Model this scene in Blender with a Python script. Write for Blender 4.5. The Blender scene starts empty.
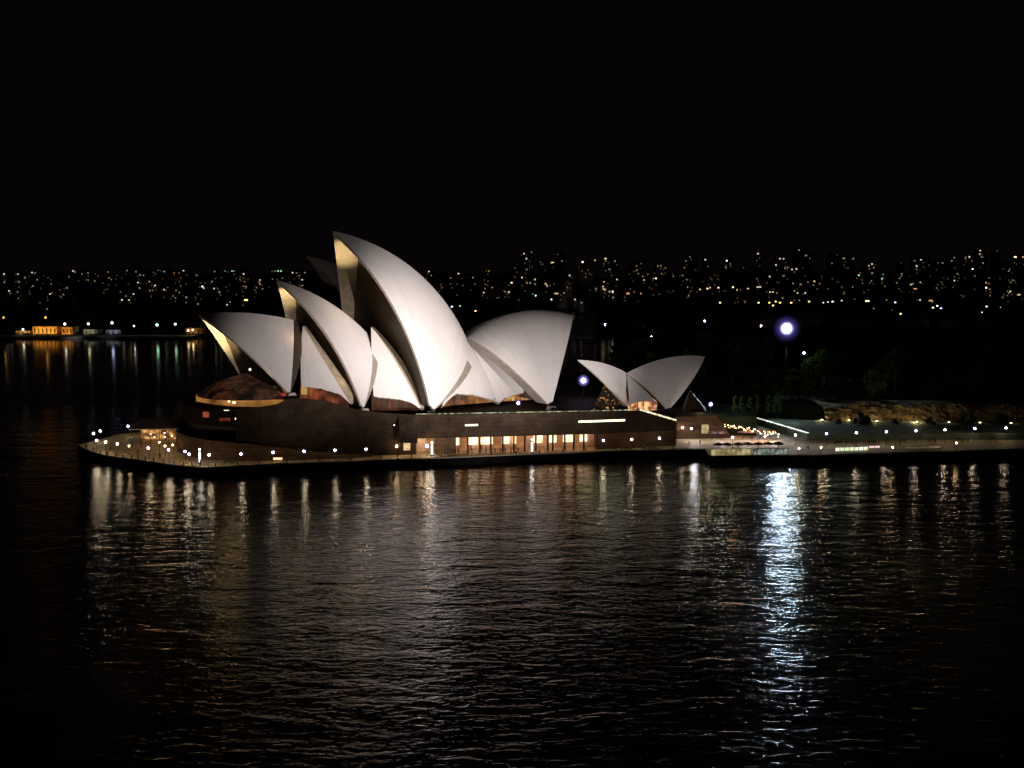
import bpy, bmesh, math, random
import numpy as np
from mathutils import Vector
C = bpy.context.scene
COL = C.collection
random.seed(7)
# ------------------------------------------------------------------ camera, world, exposure
CAMZ = 54.0; FPX = 1000.0; PITCH = math.atan(112/1000.)
cd = bpy.data.cameras.new('camera'); cam = bpy.data.objects.new('camera', cd); COL.objects.link(cam)
cam.location = (0, 0, CAMZ); cam.rotation_euler = (math.pi/2-PITCH, 0, 0)
cd.sensor_width = 36.0; cd.lens = 36.0*FPX/1024; cd.clip_start = 1.0; cd.clip_end = 12000
C.camera = cam
w = bpy.data.worlds.new('World'); C.world = w; w.use_nodes = True
bg = w.node_tree.nodes['Background']; bg.inputs[0].default_value = (0.75, 0.42, 0.62, 1); bg.inputs[1].default_value = 0.0026
vs = C.view_settings; vs.view_transform = 'Standard'; vs.look = 'None'; vs.exposure = 0; vs.gamma = 1
C.cycles.use_denoising = True
C.cycles.max_bounces = 5; C.cycles.diffuse_bounces = 2; C.cycles.glossy_bounces = 3
C.cycles.sample_clamp_indirect = 4.0
C.cycles.use_light_tree = True

# ------------------------------------------------------------------ measuring helpers
_c, _s = math.cos(PITCH), math.sin(PITCH)
EX = np.array([1., 0, 0]); EF = np.array([0, _c, -_s]); EU = np.array([0, _s, _c]); EYE = np.array([0, 0, CAMZ])
def ray(px, py): return EX*(px-512)/FPX+EU*(384-py)/FPX+EF
def proj(P):
    d = P-EYE; w_ = d@EF; return 512+FPX*(d@EX)/w_, 384-FPX*(d@EU)/w_
def ground(px, py, z):
    r = ray(px, py); return EYE+r*(z-CAMZ)/r[2]
def at(px, py, Y):
    r = ray(px, py); return EYE+r*Y/r[1]
class Frame:
    def __init__(s, x0, y0, yaw):
        s.o = np.array([x0, y0, 0.]); a = math.radians(yaw)
        s.a = np.array([math.cos(a), math.sin(a), 0]); s.n = np.array([math.sin(a), -math.cos(a), 0])
    def pl(s, px, py, l=0.):
        r = ray(px, py); o = s.o+s.n*l; t = ((o-EYE)@s.n)/(r@s.n); return s.loc(EYE+r*t)
    def loc(s, P): d = P-s.o; return np.array([d@s.a, d@s.n, P[2]])
    def w(s, q): return s.o+s.a*q[0]+s.n*q[1]+np.array([0, 0, q[2]])
def sphere(T, B, F, R):
    a = B-T; b = F-T; n = np.cross(a, b); n2 = n@n
    cc = T+(np.cross(n, a)*(b@b)+np.cross(b, n)*(a@a))/(2*n2)
    r = np.linalg.norm(cc-T); R = max(R, r*1.02); h = math.sqrt(R*R-r*r); u = n/math.sqrt(n2)
    C1 = cc+u*h; C2 = cc-u*h
    return (C1, R) if C1[1] < C2[1] else (C2, R)
def slerp(Cc, A, B, t):
    a = A-Cc; b = B-Cc; w_ = math.acos(max(-1, min(1, a@b/np.linalg.norm(a)/np.linalg.norm(b))))
    return Cc+(math.sin((1-t)*w_)*a+math.sin(t*w_)*b)/math.sin(w_)
MIR = np.array([1, -1, 1.])

# ------------------------------------------------------------------ materials
def newmat(name):
    m = bpy.data.materials.new(name); m.use_nodes = True; return m, m.node_tree.nodes, m.node_tree.links
def pbr(name, col, rough=0.7, var=0.25, scale=1.0, metal=0.0, bump=0.0, spec=0.5):
    m, N, L = newmat(name); b = N['Principled BSDF']
    b.inputs['Roughness'].default_value = rough; b.inputs['Metallic'].default_value = metal
    b.inputs['Specular IOR Level'].default_value = spec
    tc = N.new('ShaderNodeTexCoord'); nz = N.new('ShaderNodeTexNoise'); nz.inputs['Scale'].default_value = scale; nz.inputs['Detail'].default_value = 5
    cr = N.new('ShaderNodeMapRange'); cr.inputs[1].default_value = .3; cr.inputs[2].default_value = .7
    cr.inputs[3].default_value = 1-var; cr.inputs[4].default_value = 1+var
    mx = N.new('ShaderNodeVectorMath'); mx.operation = 'SCALE'; mx.inputs[0].default_value = col
    L.new(tc.outputs['Object'], nz.inputs['Vector']); L.new(nz.outputs['Fac'], cr.inputs[0]); L.new(cr.outputs[0], mx.inputs['Scale'])
    L.new(mx.outputs[0], b.inputs['Base Color'])
    if bump:
        bp = N.new('ShaderNodeBump'); bp.inputs['Strength'].default_value = bump; bp.inputs['Distance'].default_value = .3
        L.new(nz.outputs['Fac'], bp.inputs['Height']); L.new(bp.outputs[0], b.inputs['Normal'])
    return m
def add_joints(m, w_=3.6, h_=1.25):
    N, L = m.node_tree.nodes, m.node_tree.links; b = N['Principled BSDF']; src = b.inputs['Base Color'].links[0].from_socket
    tc = N.new('ShaderNodeTexCoord'); sx = N.new('ShaderNodeSeparateXYZ'); cx = N.new('ShaderNodeCombineXYZ')
    L.new(tc.outputs['Object'], sx.inputs[0]); L.new(sx.outputs[0], cx.inputs[0]); L.new(sx.outputs[2], cx.inputs[1])
    br = N.new('ShaderNodeTexBrick'); br.inputs['Scale'].default_value = 1; br.inputs['Brick Width'].default_value = w_; br.inputs['Row Height'].default_value = h_
    br.inputs['Mortar Size'].default_value = .07; br.inputs['Color1'].default_value = (1.06, 1.06, 1.06, 1); br.inputs['Color2'].default_value = (.88, .88, .88, 1); br.inputs['Mortar'].default_value = (.6, .6, .6, 1)
    L.new(cx.outputs[0], br.inputs['Vector'])
    v = N.new('ShaderNodeVectorMath'); v.operation = 'MULTIPLY'; L.new(src, v.inputs[0]); L.new(br.outputs['Color'], v.inputs[1]); L.new(v.outputs[0], b.inputs['Base Color'])
def glow(name, col, s, base=0.05):
    m, N, L = newmat(name); b = N['Principled BSDF']
    b.inputs['Base Color'].default_value = (base, base, base, 1); b.inputs['Roughness'].default_value = .5
    b.inputs['Emission Color'].default_value = (*col, 1); b.inputs['Emission Strength'].default_value = s
    return m
def glow_var(name, c1, c2, s, scale, lo=.35, hi=.65, frac=1.0):
    """a lit interior seen through glass: uneven warm light, darker and brighter patches"""
    m, N, L = newmat(name); b = N['Principled BSDF']
    b.inputs['Base Color'].default_value = (.02, .015, .01, 1); b.inputs['Roughness'].default_value = .5; b.inputs['Specular IOR Level'].default_value = .1
    tc = N.new('ShaderNodeTexCoord'); mp = N.new('ShaderNodeMapping'); mp.inputs['Scale'].default_value = (1, 1, frac)
    nz = N.new('ShaderNodeTexNoise'); nz.inputs['Scale'].default_value = scale; nz.inputs['Detail'].default_value = 3
    cr = N.new('ShaderNodeValToRGB'); cr.color_ramp.elements[0].position = lo; cr.color_ramp.elements[1].position = hi
    cr.color_ramp.elements[0].color = (*c1, 1); cr.color_ramp.elements[1].color = (*c2, 1)
    L.new(tc.outputs['Object'], mp.inputs[0]); L.new(mp.outputs[0], nz.inputs['Vector']); L.new(nz.outputs['Fac'], cr.inputs[0])
    L.new(cr.outputs[0], b.inputs['Emission Color']); b.inputs['Emission Strength'].default_value = s
    return m
def halo_mat(name, col, s):  # see-through emission fading to the limb: a painted halo, not glass
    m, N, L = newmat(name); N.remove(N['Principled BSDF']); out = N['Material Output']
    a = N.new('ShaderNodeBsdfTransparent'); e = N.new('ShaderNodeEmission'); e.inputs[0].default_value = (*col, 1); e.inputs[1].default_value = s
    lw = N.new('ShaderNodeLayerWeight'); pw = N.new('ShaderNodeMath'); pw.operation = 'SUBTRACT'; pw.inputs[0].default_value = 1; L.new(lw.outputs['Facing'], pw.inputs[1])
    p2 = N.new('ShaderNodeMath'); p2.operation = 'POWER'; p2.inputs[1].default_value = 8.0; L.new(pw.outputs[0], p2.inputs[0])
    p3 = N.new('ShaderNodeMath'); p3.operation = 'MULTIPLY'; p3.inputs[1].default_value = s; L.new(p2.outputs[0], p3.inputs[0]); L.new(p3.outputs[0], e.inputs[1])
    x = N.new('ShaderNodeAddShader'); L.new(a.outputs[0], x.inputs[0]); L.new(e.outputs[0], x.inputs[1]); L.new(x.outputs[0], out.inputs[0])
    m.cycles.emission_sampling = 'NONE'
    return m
def tile_mat():
    m, N, L = newmat('glazed_tiles'); b = N['Principled BSDF']
    uv = N.new('ShaderNodeUVMap'); uv.uv_map = 'UVMap'
    sx = N.new('ShaderNodeSeparateXYZ'); L.new(uv.outputs[0], sx.inputs[0])
    def line(src, n, width):
        a = N.new('ShaderNodeMath'); a.operation = 'MULTIPLY'; a.inputs[1].default_value = n; L.new(src, a.inputs[0])
        f = N.new('ShaderNodeMath'); f.operation = 'FRACT'; L.new(a.outputs[0], f.inputs[0])
        g = N.new('ShaderNodeMath'); g.operation = 'LESS_THAN'; g.inputs[1].default_value = width; L.new(f.outputs[0], g.inputs[0]); return g.outputs[0]
    l1 = line(sx.outputs[0], 22, .10); l2 = line(sx.outputs[1], 26, .07)
    mx = N.new('ShaderNodeMath'); mx.operation = 'MAXIMUM'; L.new(l1, mx.inputs[0]); L.new(l2, mx.inputs[1])
    nz = N.new('ShaderNodeTexNoise'); nz.inputs['Scale'].default_value = .25; nz.inputs['Detail'].default_value = 6
    tc = N.new('ShaderNodeTexCoord'); L.new(tc.outputs['Object'], nz.inputs['Vector'])
    mr = N.new('ShaderNodeMapRange'); mr.inputs[1].default_value = .3; mr.inputs[2].default_value = .7; mr.inputs[3].default_value = .965; mr.inputs[4].default_value = 1.025
    L.new(nz.outputs['Fac'], mr.inputs[0])
    sc = N.new('ShaderNodeMath'); sc.operation = 'MULTIPLY_ADD'; sc.inputs[1].default_value = -.075; L.new(mx.outputs[0], sc.inputs[0]); L.new(mr.outputs[0], sc.inputs[2])
    fl = N.new('ShaderNodeMath'); fl.operation = 'MULTIPLY'; fl.inputs[1].default_value = 22; L.new(sx.outputs[0], fl.inputs[0])
    f2 = N.new('ShaderNodeMath'); f2.operation = 'FLOOR'; L.new(fl.outputs[0], f2.inputs[0]); wn = N.new('ShaderNodeTexWhiteNoise'); wn.noise_dimensions = '1D'; L.new(f2.outputs[0], wn.inputs['W'])
    s2 = N.new('ShaderNodeMath'); s2.operation = 'MULTIPLY_ADD'; s2.inputs[1].default_value = .055; L.new(wn.outputs['Value'], s2.inputs[0]); L.new(sc.outputs[0], s2.inputs[2]); sc = s2
    v = N.new('ShaderNodeVectorMath'); v.operation = 'SCALE'; v.inputs[0].default_value = (.66, .625, .61); L.new(sc.outputs[0], v.inputs['Scale'])
    L.new(v.outputs[0], b.inputs['Base Color']); b.inputs['Roughness'].default_value = .55; b.inputs['Specular IOR Level'].default_value = .25
    return m
def water_mat():
    m, N, L = newmat('harbour_water'); b = N['Principled BSDF']
    b.inputs['Base Color'].default_value = (.003, .004, .005, 1); b.inputs['IOR'].default_value = 1.5
    b.inputs['Roughness'].default_value = .11
    tc = N.new('ShaderNodeTexCoord')
    def wave(sx, sy, rot, detail, dist=0.0):
        mp = N.new('ShaderNodeMapping'); mp.inputs['Scale'].default_value = (sx, sy, 1); mp.inputs['Rotation'].default_value = (0, 0, math.radians(rot))
        nz = N.new('ShaderNodeTexNoise'); nz.inputs['Scale'].default_value = 1; nz.inputs['Detail'].default_value = detail
        nz.inputs['Distortion'].default_value = dist
        L.new(tc.outputs['Object'], mp.inputs[0]); L.new(mp.outputs[0], nz.inputs['Vector']); return nz.outputs['Fac']
    a = wave(.07, .17, 8, 2, .6); c = wave(.34, .72, -6, 3, .8); d = wave(1.5, 2.1, 15, 2)
    def mul(x, k, add=None):
        n = N.new('ShaderNodeMath'); n.operation = 'MULTIPLY_ADD'; n.inputs[1].default_value = k; L.new(x, n.inputs[0])
        if add is None: n.inputs[2].default_value = 0
        else: L.new(add, n.inputs[2])
        return n.outputs[0]
    h = mul(d, .10, mul(c, .55, mul(a, 1.1)))
    bp = N.new('ShaderNodeBump'); bp.inputs['Strength'].default_value = 1; bp.inputs['Distance'].default_value = WAVE
    # the cove behind the point is sheltered: the ripples die down beyond the seawall
    sy = N.new('ShaderNodeSeparateXYZ'); L.new(tc.outputs['Object'], sy.inputs[0])
    mr = N.new('ShaderNodeMapRange'); mr.inputs[1].default_value = 300; mr.inputs[2].default_value = 420; mr.inputs[3].default_value = WAVE; mr.inputs[4].default_value = WAVE*.10; L.new(sy.outputs[1], mr.inputs[0]); L.new(mr.outputs[0], bp.inputs['Distance'])
    m2 = N.new('ShaderNodeMapRange'); m2.inputs[1].default_value = 300; m2.inputs[2].default_value = 420; m2.inputs[3].default_value = .125; m2.inputs[4].default_value = .095; L.new(sy.outputs[1], m2.inputs[0]); L.new(m2.outputs[0], b.inputs['Roughness'])
    L.new(h, bp.inputs['Height']); L.new(bp.outputs[0], b.inputs['Normal'])
    return m
WAVE = 0.35
M = {}
M['tile'] = tile_mat()
M['rib'] = pbr('rib_concrete', (.36, .29, .20), .6, .2, .6)
M['lid'] = pbr('edge_concrete', (.42, .36, .29), .6, .15, .8)
M['bronze'] = pbr('bronze_louvre', (.05, .035, .020), .45, .4, .7, spec=.4)
M['louvre'] = pbr('weathered_louvre', (.30, .26, .22), .6, .2, .7)
M['granite'] = pbr('pink_granite', (.034, .022, .014), .8, .35, .35, spec=.08)
M['granite2'] = pbr('lower_granite', (.10, .058, .034), .8, .3, .3, spec=.08)
add_joints(M['granite']); add_joints(M['granite2'])
M['paving'] = pbr('promenade_paving', (.46, .35, .22), .65, .3, .5)
M['quay'] = pbr('wet_seawall', (.010, .008, .008), .7, .5, .4, spec=.03)
M['foyer'] = glow_var('foyer_glass', (.008, .005, .005), (.22, .065, .03), .34, .38, .42, .80)
M['dark'] = pbr('dark_metal', (.012, .012, .012), .5, .2, 2)
M['conc'] = pbr('grey_concrete', (.28, .29, .27), .8, .2, .4)
M['warmwall'] = pbr('warm_rendered_wall', (.55, .36, .20), .7, .2, .5)
M['land'] = pbr('dark_land', (.03, .035, .02), .9, .4, .05)
M['grass'] = pbr('garden_ground', (.014, .02, .009), .9, .4, .1, spec=.02)
M['rock'] = pbr('sandstone_cliff', (.16, .115, .06), .95, .8, .4, bump=1.0)
M['leaf'] = pbr('leaf_green', (.05, .085, .025), .8, .4, 1.5, spec=.1)
M['leafd'] = pbr('leaf_dark', (.035, .055, .02), .8, .4, 1.5, spec=.05)
M['bark'] = pbr('bark', (.10, .07, .05), .9, .3, 2)
M['block'] = pbr('building_render', (.07, .06, .05), .9, .2, .1, spec=.02)
M['skin'] = pbr('dark_clothes', (.03, .03, .04), .8, .3, 4)
M['white'] = pbr('white_canvas', (.65, .62, .55), .7, .1, 1)
M['red'] = pbr('red_paint', (.5, .06, .03), .5, .1, 1)
M['teal'] = pbr('pale_green_paving', (.13, .16, .13), .8, .35, .35, spec=.05)

# ------------------------------------------------------------------ mesh helpers
class MB:
    def __init__(s): s.v = []; s.f = []; s.uv = []
    def quad(s, *p, uv=None):
        i = len(s.v); s.v += [tuple(map(float, q)) for q in p]; s.f.append(tuple(range(i, i+len(p)))); s.uv.append(uv or [(0, 0)]*len(p)); return s
    def box(s, c, d, rz=0.0, taper=1.0):
        cx, cy, cz = c; a, b = math.cos(rz), math.sin(rz); i = len(s.v)
        for z, k in ((-1, 1.0), (1, taper)):
            for x, y in ((-1, -1), (1, -1), (1, 1), (-1, 1)):
                X, Y = x*d[0]/2*k, y*d[1]/2*k; s.v.append((cx+a*X-b*Y, cy+b*X+a*Y, cz+z*d[2]/2))
        for f in ((0, 3, 2, 1), (4, 5, 6, 7), (0, 1, 5, 4), (1, 2, 6, 5), (2, 3, 7, 6), (3, 0, 4, 7)):
            s.f.append(tuple(i+k for k in f)); s.uv.append([(0, 0)]*4)
        return s
    def grid(s, P, uvf=None, flip=False):
        n, m = len(P), len(P[0]); i0 = len(s.v)
        for r in P: s.v += [tuple(map(float, q)) for q in r]
        for a in range(n-1):
            for b in range(m-1):
                ids = [(a, b), (a+1, b), (a+1, b+1), (a, b+1)]
                if flip: ids = ids[::-1]
                s.f.append(tuple(i0+x*m+y for x, y in ids))
                s.uv.append([(x/(n-1), y/(m-1)) for x, y in ids])
        return s
    def lathe(s, c, prof, n=12):
        P = [[(c[0]+r*math.cos(2*math.pi*k/n), c[1]+r*math.sin(2*math.pi*k/n), c[2]+z) for k in range(n+1)] for r, z in prof]
        return s.grid(P)
    def tube(s, a, b, r0, r1=None, n=7):
        r1 = r0 if r1 is None else r1; a = np.array(a, float); b = np.array(b, float); d = b-a; d /= np.linalg.norm(d)
        u = np.cross(d, [0, 0, 1.]) if abs(d[2]) < .95 else np.cross(d, [1., 0, 0]); u /= np.linalg.norm(u); v = np.cross(d, u)
        P = [[p+(u*math.cos(2*math.pi*k/n)+v*math.sin(2*math.pi*k/n))*r for k in range(n+1)] for p, r in ((a, 1e-3), (a, r0), (b, r1), (b, 1e-3))]
        return s.grid(P)
    def prism(s, poly, z0, z1):
        """plan polygon (x,y), z0/z1 numbers or lists per vertex"""
        n = len(poly); Z0 = z0 if hasattr(z0, '__len__') else [z0]*n; Z1 = z1 if hasattr(z1, '__len__') else [z1]*n; i = len(s.v)
        for p, z in zip(poly, Z0): s.v.append((float(p[0]), float(p[1]), float(z)))
        for p, z in zip(poly, Z1): s.v.append((float(p[0]), float(p[1]), float(z)))
        s.f.append(tuple(i+k for k in range(n))[::-1]); s.uv.append([(0, 0)]*n)
        s.f.append(tuple(i+n+k for k in range(n))); s.uv.append([(0, 0)]*n)
        for k in range(n):
            k2 = (k+1) % n; s.f.append((i+k, i+k2, i+n+k2, i+n+k)); s.uv.append([(0, 0)]*4)
        return s
    def build(s, name, mat, parent=None, smooth=False, org=None):
        me = bpy.data.meshes.new(name)
        o0 = np.array(parent['_w'] if parent is not None else (org if org is not None else (0, 0, 0)), float)
        me.from_pydata([tuple(np.array(v)-o0) for v in s.v], [], s.f)
        ul = me.uv_layers.new(name='UVMap'); k = 0
        flat = [c for u in s.uv for c in u]
        ul.data.foreach_set('uv', [x for c in flat for x in c])
        me.materials.append(mat if not isinstance(mat, str) else M[mat])
        if smooth: me.polygons.foreach_set('use_smooth', [True]*len(me.polygons))
        me.update()
        o = bpy.data.objects.new(name, me); COL.objects.link(o)
        if parent is not None: o.parent = parent
        elif org is not None: o.location = tuple(map(float, org))
        o['_w'] = [float(x) for x in o0]
        return o
def tag(o, label, cat, group=None):
    o['label'] = label; o['category'] = cat
    if group: o['group'] = group
    return o
def struct(o): o['kind'] = 'structure'; return o
def thing(name, label, cat, loc, group=None):
    o = bpy.data.objects.new(name, None); COL.objects.link(o); o.location = tuple(map(float, loc)); o['_w'] = [float(x) for x in loc]
    o.empty_display_size = .5
    return tag(o, label, cat, group)
def clone(o, loc, label=None, rz=None):
    """copy a thing with copies of its parts and sub-parts"""
    r = o.copy(); COL.objects.link(r); r.location = tuple(map(float, loc)); r['_w'] = [float(x) for x in loc]
    if rz is not None: r.rotation_euler.z = rz
    if label: r['label'] = label
    for ch in list(o.children):
        c = ch.copy(); COL.objects.link(c); c.parent = r
        for g in list(ch.children):
            d = g.copy(); COL.objects.link(d); d.parent = c
    return r
def lamp_light(kind, name, loc, energy, col, size=.3, aim=None, spot=None, blend=1.0, parent=None):
    ld = bpy.data.lights.new(name, kind); ld.energy = energy; ld.color = col; ld.shadow_soft_size = size
    o = bpy.data.objects.new(name, ld); COL.objects.link(o); o.location = tuple(map(float, loc))
    if aim is not None:
        d = Vector(tuple(map(float, aim)))-o.location; o.rotation_euler = d.to_track_quat('-Z', 'Y').to_euler()
    if kind == 'SPOT': ld.spot_size = math.radians(spot); ld.spot_blend = blend
    return o
ORD = 'first second third fourth fifth sixth seventh eighth ninth tenth eleventh twelfth thirteenth fourteenth fifteenth sixteenth seventeenth eighteenth nineteenth twentieth'.split()
def ordw(i):
    if i < 20: return ORD[i]
    t = ['', '', 'twenty', 'thirty', 'forty', 'fifty', 'sixty', 'seventy', 'eighty'][(i+1)//10]; u = (i+1) % 10
    if u == 0: return t[:-1]+'ieth'
    return t+'-'+ORD[u-1]

# ------------------------------------------------------------------ floodlights on the city side of the cove that wash the white roofs
HALL = Frame(-35.2, 320, 33)
WARMW = (1.0, .90, .86)
def flood(px, py, Y, E, deg, src=(30, -30, 30)):
    tgt = at(px, py, Y); src = np.array(src, float); d = np.linalg.norm(tgt-src)
    lamp_light('SPOT', 'roof_floodlight', src, 12.57*E*d*d, WARMW, 1.5, tgt, deg, 1.0)
flood(435, 352, 300, 6.3, 11.8, (170, 16, 24))
flood(322, 268, 380, .10, 3.6, (-20, -20, 40))
flood(405, 290, 312, .36, 17, (170, 10, 24))
flood(553, 364, 308, 2.9, 10.2, (0, -25, 26))
flood(530, 335, 308, .35, 12, (20, -25, 26))
flood(350, 354, 300, 1.5, 9.5, (120, 0, 26))
flood(282, 364, 295, 1.55, 8.2, (90, -10, 26))
flood(658, 376, 300, .55, 9, (60, -20, 26))

# ------------------------------------------------------------------ water, promenade, land
ZQ = 2.2
def P2(px, py, z=ZQ): p = ground(px, py, z); return (p[0], p[1])
wm = MB(); wm.quad((-4000, -600, 0), (5000, -600, 0), (5000, 5000, 0), (-4000, 5000, 0))
struct(wm.build('harbour_water', water_mat()))
edge = [P2(79, 445), P2(84, 449), P2(105, 455.8), P2(128, 459), P2(149, 461.8), P2(179, 466), P2(203, 468), P2(268, 464.5), P2(360, 461),
        P2(449, 457.6), P2(520, 454.6), P2(588, 452), P2(674, 449.3), P2(705, 449.3), P2(711, 456.6), P2(840, 454.6), P2(920, 452), P2(1024, 449), P2(1150, 444)]
back = [(420, 420), (330, 470), (150, 460), (70, 440), (0, 400), (-60, 372), (-104, 340), (-126, 318)]
struct(MB().prism(edge+back, -2, ZQ).build('promenade_ground', 'paving'))
# seawall skin, stone courses, 5 cm proud of the fill, with a coping
mw = MB(); cp = MB()
for a, b in zip(edge[:-1], edge[1:]):
    a = np.array(a); b = np.array(b); d = (b-a)/np.linalg.norm(b-a); n = np.array([d[1], -d[0]])
    ln = np.linalg.norm(b-a); c = (a+b)/2+n*.10; rz = math.atan2(d[1], d[0])
    mw.box((c[0], c[1], 0.05), (ln+.1, .2, 4.0), rz)
    c2 = (a+b)/2; cp.box((c2[0], c2[1], ZQ+.12), (ln, .45, .22), rz)
tag(mw.build('seawall', 'quay'), 'dark stone seawall dropping from the lit promenade to the water', 'seawall')
tag(cp.build('kerb', pbr('kerb_stone', (.30, .25, .18), .7, .2, 1)), 'low pale stone kerb running along the promenade edge', 'kerb')

def terr(X, Y):
    ys = [826, 840, 900, 1300, 1600, 1900, 2600, 3600]; zs = [.5, 3, 10, 20, 30, 42, 52, 50]
    z = np.interp(Y, ys, zs)
    return z+2.2*math.sin(X*.006+1)*min(1, (Y-826)/400)*math.cos(Y*.004)
P = [[(x, y, terr(x, y)) for x in np.linspace(-1900, 2300, 70)] for y in [826, 832, 840, 860, 900, 1000, 1100, 1200, 1300, 1450, 1600, 1750, 1900, 2200, 2600, 3600]]
mb = MB().grid(P, flip=True); mb.quad((-1900, 826, -2), (2300, 826, -2), (2300, 826, terr(0, 826)), (-1900, 826, terr(0, 826)))
struct(mb.build('far_hills', 'land', smooth=True))
# garden headland on the right
def gz(X, Y):
    f = min(1, max(0, (X-25-(Y-326)*.12)/22)); g = min(1, max(0, (835-Y)/120)); h = min(1, max(0, (X-95)/20))
    e = min(1, max(0, (Y-345)/60))
    return -1+f*(9.0+.6*h+6*min(1, max(0, (Y-380)/170)))*(0.25+.75*g)+.9*math.sin(X*.05)*math.sin(Y*.04)*e*f
P = [[(x, y, gz(x, y)) for x in np.linspace(20, 900, 110)] for y in np.linspace(345, 860, 60)]
P = [[(p[0], p[1], -1.5) for p in P[0]]]+P
struct(MB().grid(P, flip=True).build('garden_ground', 'grass', smooth=True))

# ------------------------------------------------------------------ podium
front = [(236, 460.0, 409), (250, 459.6, 408), (262, 459.3, 406.5), (277, 458.6, 404), (287, 458.2, 399), (304, 457.8, 398), (330, 457.0, 402), (355, 456.2, 409),
         (375, 455.6, 412), (416, 454.6, 415)]
front2 = [(416, 454.6, 415.0), (455, 453.6, 414.4), (600, 449.4, 411.6), (640, 447.4, 410.4), (676, 445.6, 421)]
def face_pt(px, by, ty=None):
    p = ground(px, by, ZQ)
    if ty is None: return p
    q = at(px, ty, p[1]); return q
pod = thing('podium', 'long dark granite podium with lit ground floor under the white roofs', 'podium', (0, 320, ZQ))
BN = np.array([-math.sin(math.radians(9)), math.cos(math.radians(9))])
def slab(cols, depth, name, mat, zback=11.7, bottom=None):
    m = MB(); F0 = []; F1 = []; B1 = []; B0 = []
    for px, by, ty in cols:
        p = face_pt(px, by); oh = np.interp(px, [240, 275, 305, 345], [0, 5.5, 5.5, 0]); q = at(px, ty, p[1]-oh); z0 = ZQ if bottom is None else bottom
        F0.append((p[0], p[1], z0)); F1.append((q[0], q[1], q[2]))
        k = 12; B1.append((p[0]+BN[0]*k, p[1]+BN[1]*k, zback)); B0.append((p[0]+BN[0]*depth, p[1]+BN[1]*depth, zback))
    lo = [(x, y, ZQ-.5) for x, y, z in B0]
    m.grid([F0, F1, B1, B0, lo], flip=True)
    for k in (0, -1):
        m.quad(F0[k], F1[k], B1[k], B0[k], lo[k])
    return m.build(name, mat, pod)
slab(front, 88, 'north_wall', 'granite')
# upper part over the colonnade: fascia; the lit band below is recessed
ZF = 6.8
fz = []
slab(front2, 86, 'fascia', 'granite', bottom=ZF)
def fx(px, off=0., z=ZQ):
    by = np.interp(px, [c[0] for c in front+front2[1:]], [c[1] for c in front+front2[1:]])
    p = ground(px, by, ZQ); return np.array([p[0]+BN[0]*off, p[1]+BN[1]*off, z])
# recessed ground floor: back wall, solid bays
m = MB(); m.quad(fx(416, 5, ZQ), fx(598, 5, ZQ), fx(598, 5, ZF), fx(416, 5, ZF)); m.quad(fx(416, 0, ZQ), fx(416, 5, ZQ), fx(416, 5, ZF), fx(416, 0, ZF))
m.quad(fx(416, 5.0, ZF-.02), fx(598, 5., ZF-.02), fx(598, .1, ZF-.02), fx(416, .1, ZF-.02))
m.build('arcade_wall', 'warmwall', pod)
m = MB(); m.grid([[fx(676, 80, ZQ), fx(676, 0, ZQ), fx(598, 0, ZQ), fx(598, 5, ZQ)], [fx(676, 80, ZF), fx(676, 0, ZF), fx(598, 0, ZF), fx(598, 5, ZF)]]).build('solid_bay', 'granite2', pod)
m = MB(); m.grid([[fx(455, 5, ZQ), fx(455, 0, ZQ), fx(436, 0, ZQ), fx(436, 5, ZQ)], [fx(455, 5, ZF), fx(455, 0, ZF), fx(436, 0, ZF), fx(436, 5, ZF)]]).build('solid_bay', 'granite2', pod)
for px in [455.3, 468, 480, 491, 503, 514, 525, 536, 548, 553, 565, 574, 584, 597.5]:
    p = fx(px, .35); MB().box((p[0], p[1], (ZQ+ZF)/2), (.45, .6, ZF-ZQ), math.radians(9)).build('pier', 'granite', pod)
g_w = glow_var('lit_doorway', (1., .50, .22), (1., .88, .66), 2.2, .9, .4, .65)
g_o = glow_var('lit_lobby', (.55, .20, .07), (1., .42, .16), .42, .35, .35, .7)
for px, wd in ((457.5, 2.0), (475, 2.6), (484.5, 1.3), (491, 2.4), (508, 2.2), (517, 1.0), (541, 2.6), (556, 2.2), (572, 3.4), (587, 2.2)):
    p = fx(px, 4.8, ZQ+2.9); MB().box(p, (wd, .16, 2.5), math.radians(9)).build('lit_doorway', g_w, pod)
for a, b in ((459, 473), (493, 506), (519, 530), (558, 569), (576, 586)):
    p = fx((a+b)/2, 4.9, ZQ+2.6); MB().box(p, (np.linalg.norm(fx(a)-fx(b))*.9, .1, 4.4), math.radians(9)).build('lobby_window', g_o, pod)
for px in range(460, 600, 11):
    p = fx(px, 2.5, ZF-.5); lamp_light('POINT', 'arcade_downlight', p, 30, (1., .56, .28), .25)
# bright bay at the western entrance, x 418..436
for px, e in ((397, 0), (421, 75), (430, 75)):
    if e: lamp_light('POINT', 'entrance_downlight', fx(px, 1.6, ZF-1.2), e, (1., .70, .42), .25)
p = fx(407, -.06, ZQ+2.6); MB().box(p, (1.9, .1, 2.6), math.radians(9)).build('entrance_window', glow_var('pale_window', (.7, .4, .15), (1, .75, .4), .9, 1.0), pod)
# warm washed wall left of it
for px in (390, 402, 412): lamp_light('POINT', 'wall_washer', fx(px, -1.3, ZQ+3.5), 26, (1., .66, .36), .2)
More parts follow.
